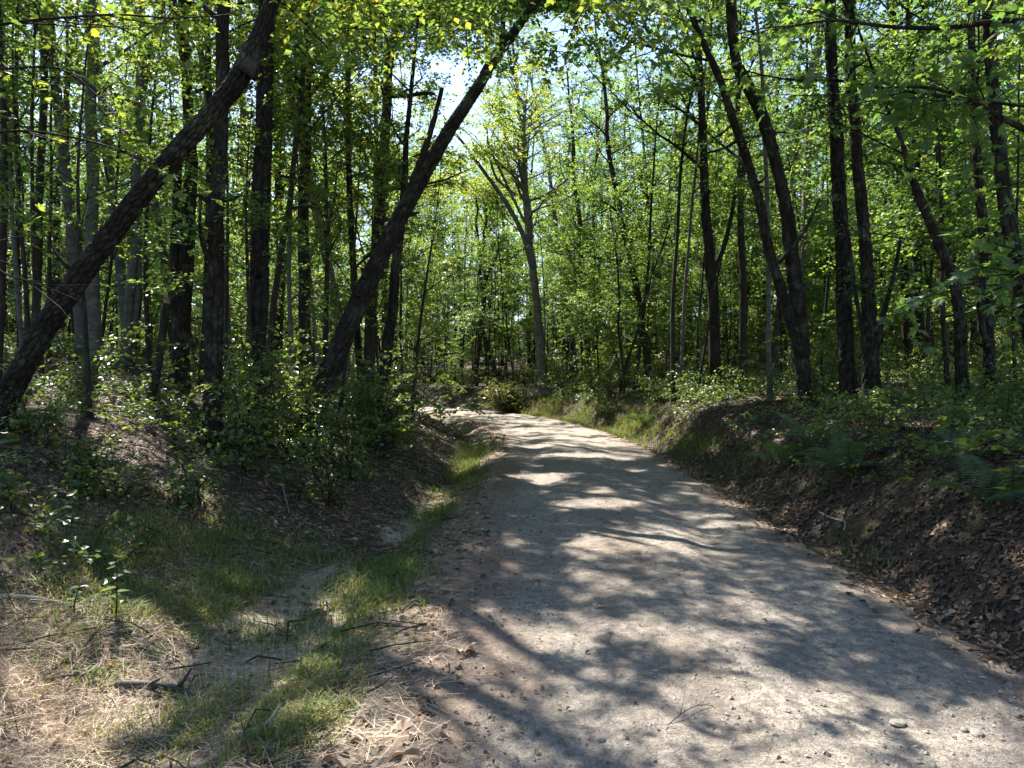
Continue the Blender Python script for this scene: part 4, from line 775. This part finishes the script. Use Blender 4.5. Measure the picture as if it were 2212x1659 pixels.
for k in range(7): a = k*.9; b = Q[-1]+np.array([math.cos(a)*.03, math.sin(a)*.03, -.03]); mb.add(*tube(np.array([b, b+np.array([math.cos(a)*.012, math.sin(a)*.012, .07+.05*(k % 3)])]), np.array([.016, .002]), 4), 0, .97)
link('splintered_top', mb.mesh('splintered_top', [M_litter], snag[0]), e)
def stone(label, px, py, sx, sy, sz_, seed, group=None):
    p = onground(px, py); r_ = np.random.default_rng(seed); n, m = 12, 8; V = []
    for i in range(m+1):
        ph = math.pi*i/m
        for j in range(n): t_ = 2*math.pi*j/n; V.append((math.sin(ph)*math.cos(t_), math.sin(ph)*math.sin(t_), math.cos(ph)))
    V = np.array(V); q = V*1.7+seed*3.1; V = V*(1+.28*fbm(q[:, 0], q[:, 1], q[:, 2], s=seed))[:, None]*np.array([sx, sy, sz_])
    i, j = np.meshgrid(np.arange(m), np.arange(n), indexing='ij'); a = i*n+j; b = i*n+(j+1) % n; c = a+n; d = b+n
    mb = MB(); mb.add(V, np.concatenate([np.stack([a, c, d], -1).reshape(-1, 3), np.stack([a, d, b], -1).reshape(-1, 3)]), 0, .5)
    o = link('stone', mb.mesh('stone', [M_stone]), None, (p[0], p[1], p[2]-sz_*.1)); o.rotation_euler = (r_.normal(0, .15), r_.normal(0, .15), r_.uniform(0, 6)); tag(o, label, 'stone', group)
stone('flat grey stone half sunk in a shadow patch on the near gravel', 1940, 1560, .075, .035, .012, 1)
stone('pale chunky stone beside two smaller ones at the outer road edge', 2110, 1585, .035, .025, .022, 2)
stone('small pale stone touching the chunky stone at the outer road edge', 2082, 1576, .02, .016, .013, 3)
stone('round grey stone alone on the bright sunlit gravel', 1300, 1598, .022, .02, .016, 4)
stone('small reddish-grey stone near the straw-covered road edge', 1675, 1590, .02, .02, .015, 5)
stone('dark lump of stone on the shaded gravel by the bank', 1612, 1222, .03, .025, .022, 6)
stone('dark stone in the shade halfway across the road', 2620*.72, 1760*.72, .03, .022, .02, 7)
for k, (a, b) in enumerate([(2010,1395),(2080,1345),(2150,1370),(2120,1440),(1990,1440),(2060,1480),(2180,1480),(1930,1375)]): stone('small pale stone among the rubble along the foot of the bank', a, b, .022+.008*(k % 3), .018, .013, 20+k, 'rubble stones along the foot of the bank')

def bigleaf(label, px, py, size, tone, seed):
    p = onground(px, py); r_ = np.random.default_rng(seed); mb = MB(); sh = MAPLE[0].copy(); sh[:, 2] = sh[:, 2]*2+.12*np.abs(sh[:, 0])
    a = r_.uniform(0, 6.28); D = np.array([[math.cos(a), math.sin(a), .25]]); place_leaves(mb, np.array([[0, 0, .015]]), D, np.array([[r_.normal(0, .3), -.4, 1]]), size, tone, (sh, MAPLE[1]))
    tag(link('fallen_leaf', mb.mesh('fallen_leaf', [M_litter]), None, tuple(p)), label, 'leaf')
bigleaf('single orange-brown leaf at the edge of the shaded gravel', 1020, 1190, .12, .95, 1)
bigleaf('large curled tan leaf on the straw beside the road', 870, 1585, .085, .5, 2)
bigleaf('brown leaf standing on edge on the sunny gravel', 1285, 1315, .08, .5, 3)
bigleaf('yellow-orange leaf caught in the grass clump by the ditch', 590, 1495, .10, .94, 4)
bigleaf('curled dark leaf at the rim of a sun patch on the gravel', 1010, 1405, .11, .2, 5)
bigleaf('dull brown leaf at the bottom of the straw verge', 905, 1640, .08, .55, 6)

def frond_mesh(L, seed):
    r_ = np.random.default_rng(seed); mb = MB(); t_ = np.linspace(0, 1, 26); P = np.stack([L*t_*.85, 0*t_, L*(.75*t_-.62*t_**2)], 1)
    mb.add(*tube(P, np.linspace(.004, .001, 26), 4, cap=False), 0, .3)
    T = nrm(np.gradient(P, axis=0))
    for s in (-1, 1):
        k = np.arange(3, 26); ln = L*.24*np.sin(np.pi*np.clip((t_[k]-.05)/.98, 0, 1))**.7+.01
        D = T[k]*.35+np.array([0, s, -.15]); place_leaves(mb, P[k], D, np.array([[0, 0, 1.]])+T[k]*.1+r_.normal(0, .1, (len(k), 3)), ln, .35+r_.normal(0, .06, len(k)), (np.array(np.array([(0, 0, 0), (.065, .2, .02), (0, 1, -.06), (-.065, .2, .02)])), KITE[1]))
    return mb.mesh('frond', [M_shrub])
FR = [frond_mesh(.55, k) for k in range(3)]
def fern(label, x, y, sc, n, seed, group=None):
    r_ = np.random.default_rng(seed); e = link('fern', None, None, (x, y, gz(x, y))); tag(e, label, 'fern', group); e.scale = (sc,)*3
    for k in range(n): f_ = link('frond', FR[k % 3], e); f_.rotation_euler = (r_.normal(0, .12), r_.uniform(-.75, -.05), k*6.283/n+r_.normal(0, .25))
for k, (px, py, sc, n, lab) in enumerate([(1745,950,1.3,8,'tall upright fern with sunlit fronds high on the bank'),(1690,995,1.1,8,'dark spreading fern just below the tall upright fern'),(1830,1010,1.2,9,'broad fern spreading over the middle of the bank'),(1390,905,1.2,8,'pale fern catching the sun where the bank begins'),(2130,1075,1.1,7,'shaded fern low on the bank below the shaggy trunk'),(2085,985,.9,7,'small fern under the black crooked trunk'),(790,950,1.0,7,'fern arching out of the roadside shrubs above the ditch')]):
    p = onground(px, py+20); fern(lab, p[0], p[1], sc, n, k)
def plant(name, label, x, y, H, nl, leaf, tone, seed, shape=OVAL, group=None, M=M_shrub):
    r_ = np.random.default_rng(seed); b = np.array([x, y, gz(x, y)-.02]); e = link(name, None, None, tuple(b)); tag(e, label, 'plant', group)
    p = np.array([(0, 0, 0), (r_.normal(0, .03)*H, r_.normal(0, .03)*H, .5*H), (r_.normal(0, .08)*H, r_.normal(0, .08)*H, H)]); Q, QR = resample(p, np.array([.007, .005, .003]), .03); mb = MB(); mb.add(*tube(Q, QR, 6), 0, .5, True); link('stem', mb.mesh('stem', [M_thin]), e)
    for k in range(nl):
        i = int(len(Q)*(.3+.69*k/nl)); a = k*2.4+r_.normal(0, .3); mb = MB(); place_leaves(mb, Q[i:i+1], np.array([[math.cos(a), math.sin(a), .15-.3*r_.uniform()]]), np.array([[0, 0, 1.]])+r_.normal(0, .2, (1, 3)), leaf*r_.uniform(.7, 1.15), tone+r_.normal(0, .05), shape); link('leaf', mb.mesh('leaf', [M]), e)
p = onground(250, 1335); plant('broadleaf_weed', 'upright weed with paired pale leaves beside the bleached branch', p[0], p[1], .42, 12, .11, .5, 3)
p = onground(160, 1330); plant('broadleaf_weed', 'short bushy weed just behind the bleached branch', p[0], p[1], .2, 9, .07, .5, 4)
for k, (px, py, H, n, lf, lab) in enumerate([(1870,985,.4,10,.14,'seedling holding a flat tier of wide leaves on the mid bank'),(1900,930,.5,9,.14,'taller wide-leaved seedling near the top of the bank'),(2190,1080,.35,9,.15,'wide-leaved seedling at the low outer end of the bank'),(1790,1060,.25,8,.1,'tiny yellow-green seedling low on the bank'),(2180,930,.6,12,.16,'leggy wide-leaved seedling under the shaggy trunk'),(1620,905,.4,10,.12,'bright seedling at the sunny near end of the thicket'),(760,920,.6,12,.15,'blue-green wide-leaved seedling amid the roadside shrubs'),(100,955,.35,10,.11,'bright seedling at the foot of the steeply leaning trunk'),(25,1090,.3,9,.11,'wide-leaved seedling above the sunny straw'),(380,945,.4,10,.12,'pale seedling in front of the two-stemmed slope tree')]):
    p = onground(px, py+15); plant('seedling', lab, p[0], p[1], H, n, lf, .42, 50+k, MAPLE)

# boughs of a maple standing just off the bank, reaching over the road with broad leaves
def bough_tree(label, x, y, H, r, boughs, seed, tone, leaf, shape):
    rng = np.random.default_rng(seed); foot = np.array([x, y, gz(x, y)-.1]); e = link('maple_tree', None, None, tuple(foot)); tag(e, label, 'tree')
    p = np.array([foot, foot+[.02, 0, H*.5], foot+[-.05, .1, H]]); Q, QR = resample(p, np.array([r*1.3, r, r*.4]), .12); mb = MB(); mb.add(*tube(Q, QR, 16, None, seed), 0, .5, True); link('trunk', mb.mesh('trunk', [M_oak], foot), e)
    cm = MB(); C = []; D = []
    for pts, Yb, w in boughs:
        q = np.array([at(a, b, Yb) for a, b in pts]); k = np.argmin(np.linalg.norm(Q-q[0], axis=1)); q = np.vstack([Q[max(0, k-4)], q]); P, PR = resample(q, np.linspace(w, .006, len(q)), .06)
        mb = MB(); mb.add(*tube(P, PR, 10, None, seed), 0, .5, True); link('limb', mb.mesh('limb', [M_oak], foot), e)
        for s in range(9):
            i = int(len(P)*rng.uniform(.35, .98)); d = nrm(nrm(P[min(i+2, len(P)-1)]-P[i-2])+rng.normal(0, .6, 3)*np.array([1, 1, .4])); b = limb_path(P[i], d, rng.uniform(.4, .9), rng, 5, -.1); cm.add(*tube(b, np.linspace(.007, .003, 5), 4, cap=False), 0, .5, True)
            C.append(b[1:]); D.append(nrm(np.diff(b, axis=0)+rng.normal(0, .25, (4, 3))))
    C = np.concatenate(C); D = np.concatenate(D); sprays(cm, C, D, rng.uniform(.25, .45, len(C)), rng, 7, leaf, tone, tjit=.10, shape=shape, twig=0, lm=1, cull=keep_lit)
    co = link('crown', cm.mesh('crown', [M_oak, M_leaf], foot), e); tag(co, kind='stuff')
bough_tree('maple with a dark bough of broad leaves reaching out above the bank', 5.2, 5.6, 8, .11, [([(2330,330),(2180,265),(2080,205),(2000,185),(1900,190)], 5.8, .035), ([(2330,60),(2180,40),(2060,60),(1930,60),(1800,40),(1690,60)], 5.6, .03), ([(2330,560),(2200,600),(2120,640)], 5.5, .02), ([(1900,190),(1800,170),(1700,175),(1600,150)], 6.2, .012)], 7, .30, .09, MAPLE)
bough_tree('maple with yellow-green leafy boughs hanging in front of the steeply leaning trunk', -5.4, 6.0, 8, .08, [([(-200,300),(-60,290),(60,280),(180,300),(280,330)], 6.4, .016), ([(-200,40),(-60,60),(100,40),(250,30),(380,40)], 6.6, .018), ([(-200,520),(-60,540),(20,600),(90,610)], 6.2, .012), ([(-150,150),(0,150),(120,140),(200,190)], 6.8, .014)], 8, .52, .08, MAPLE)
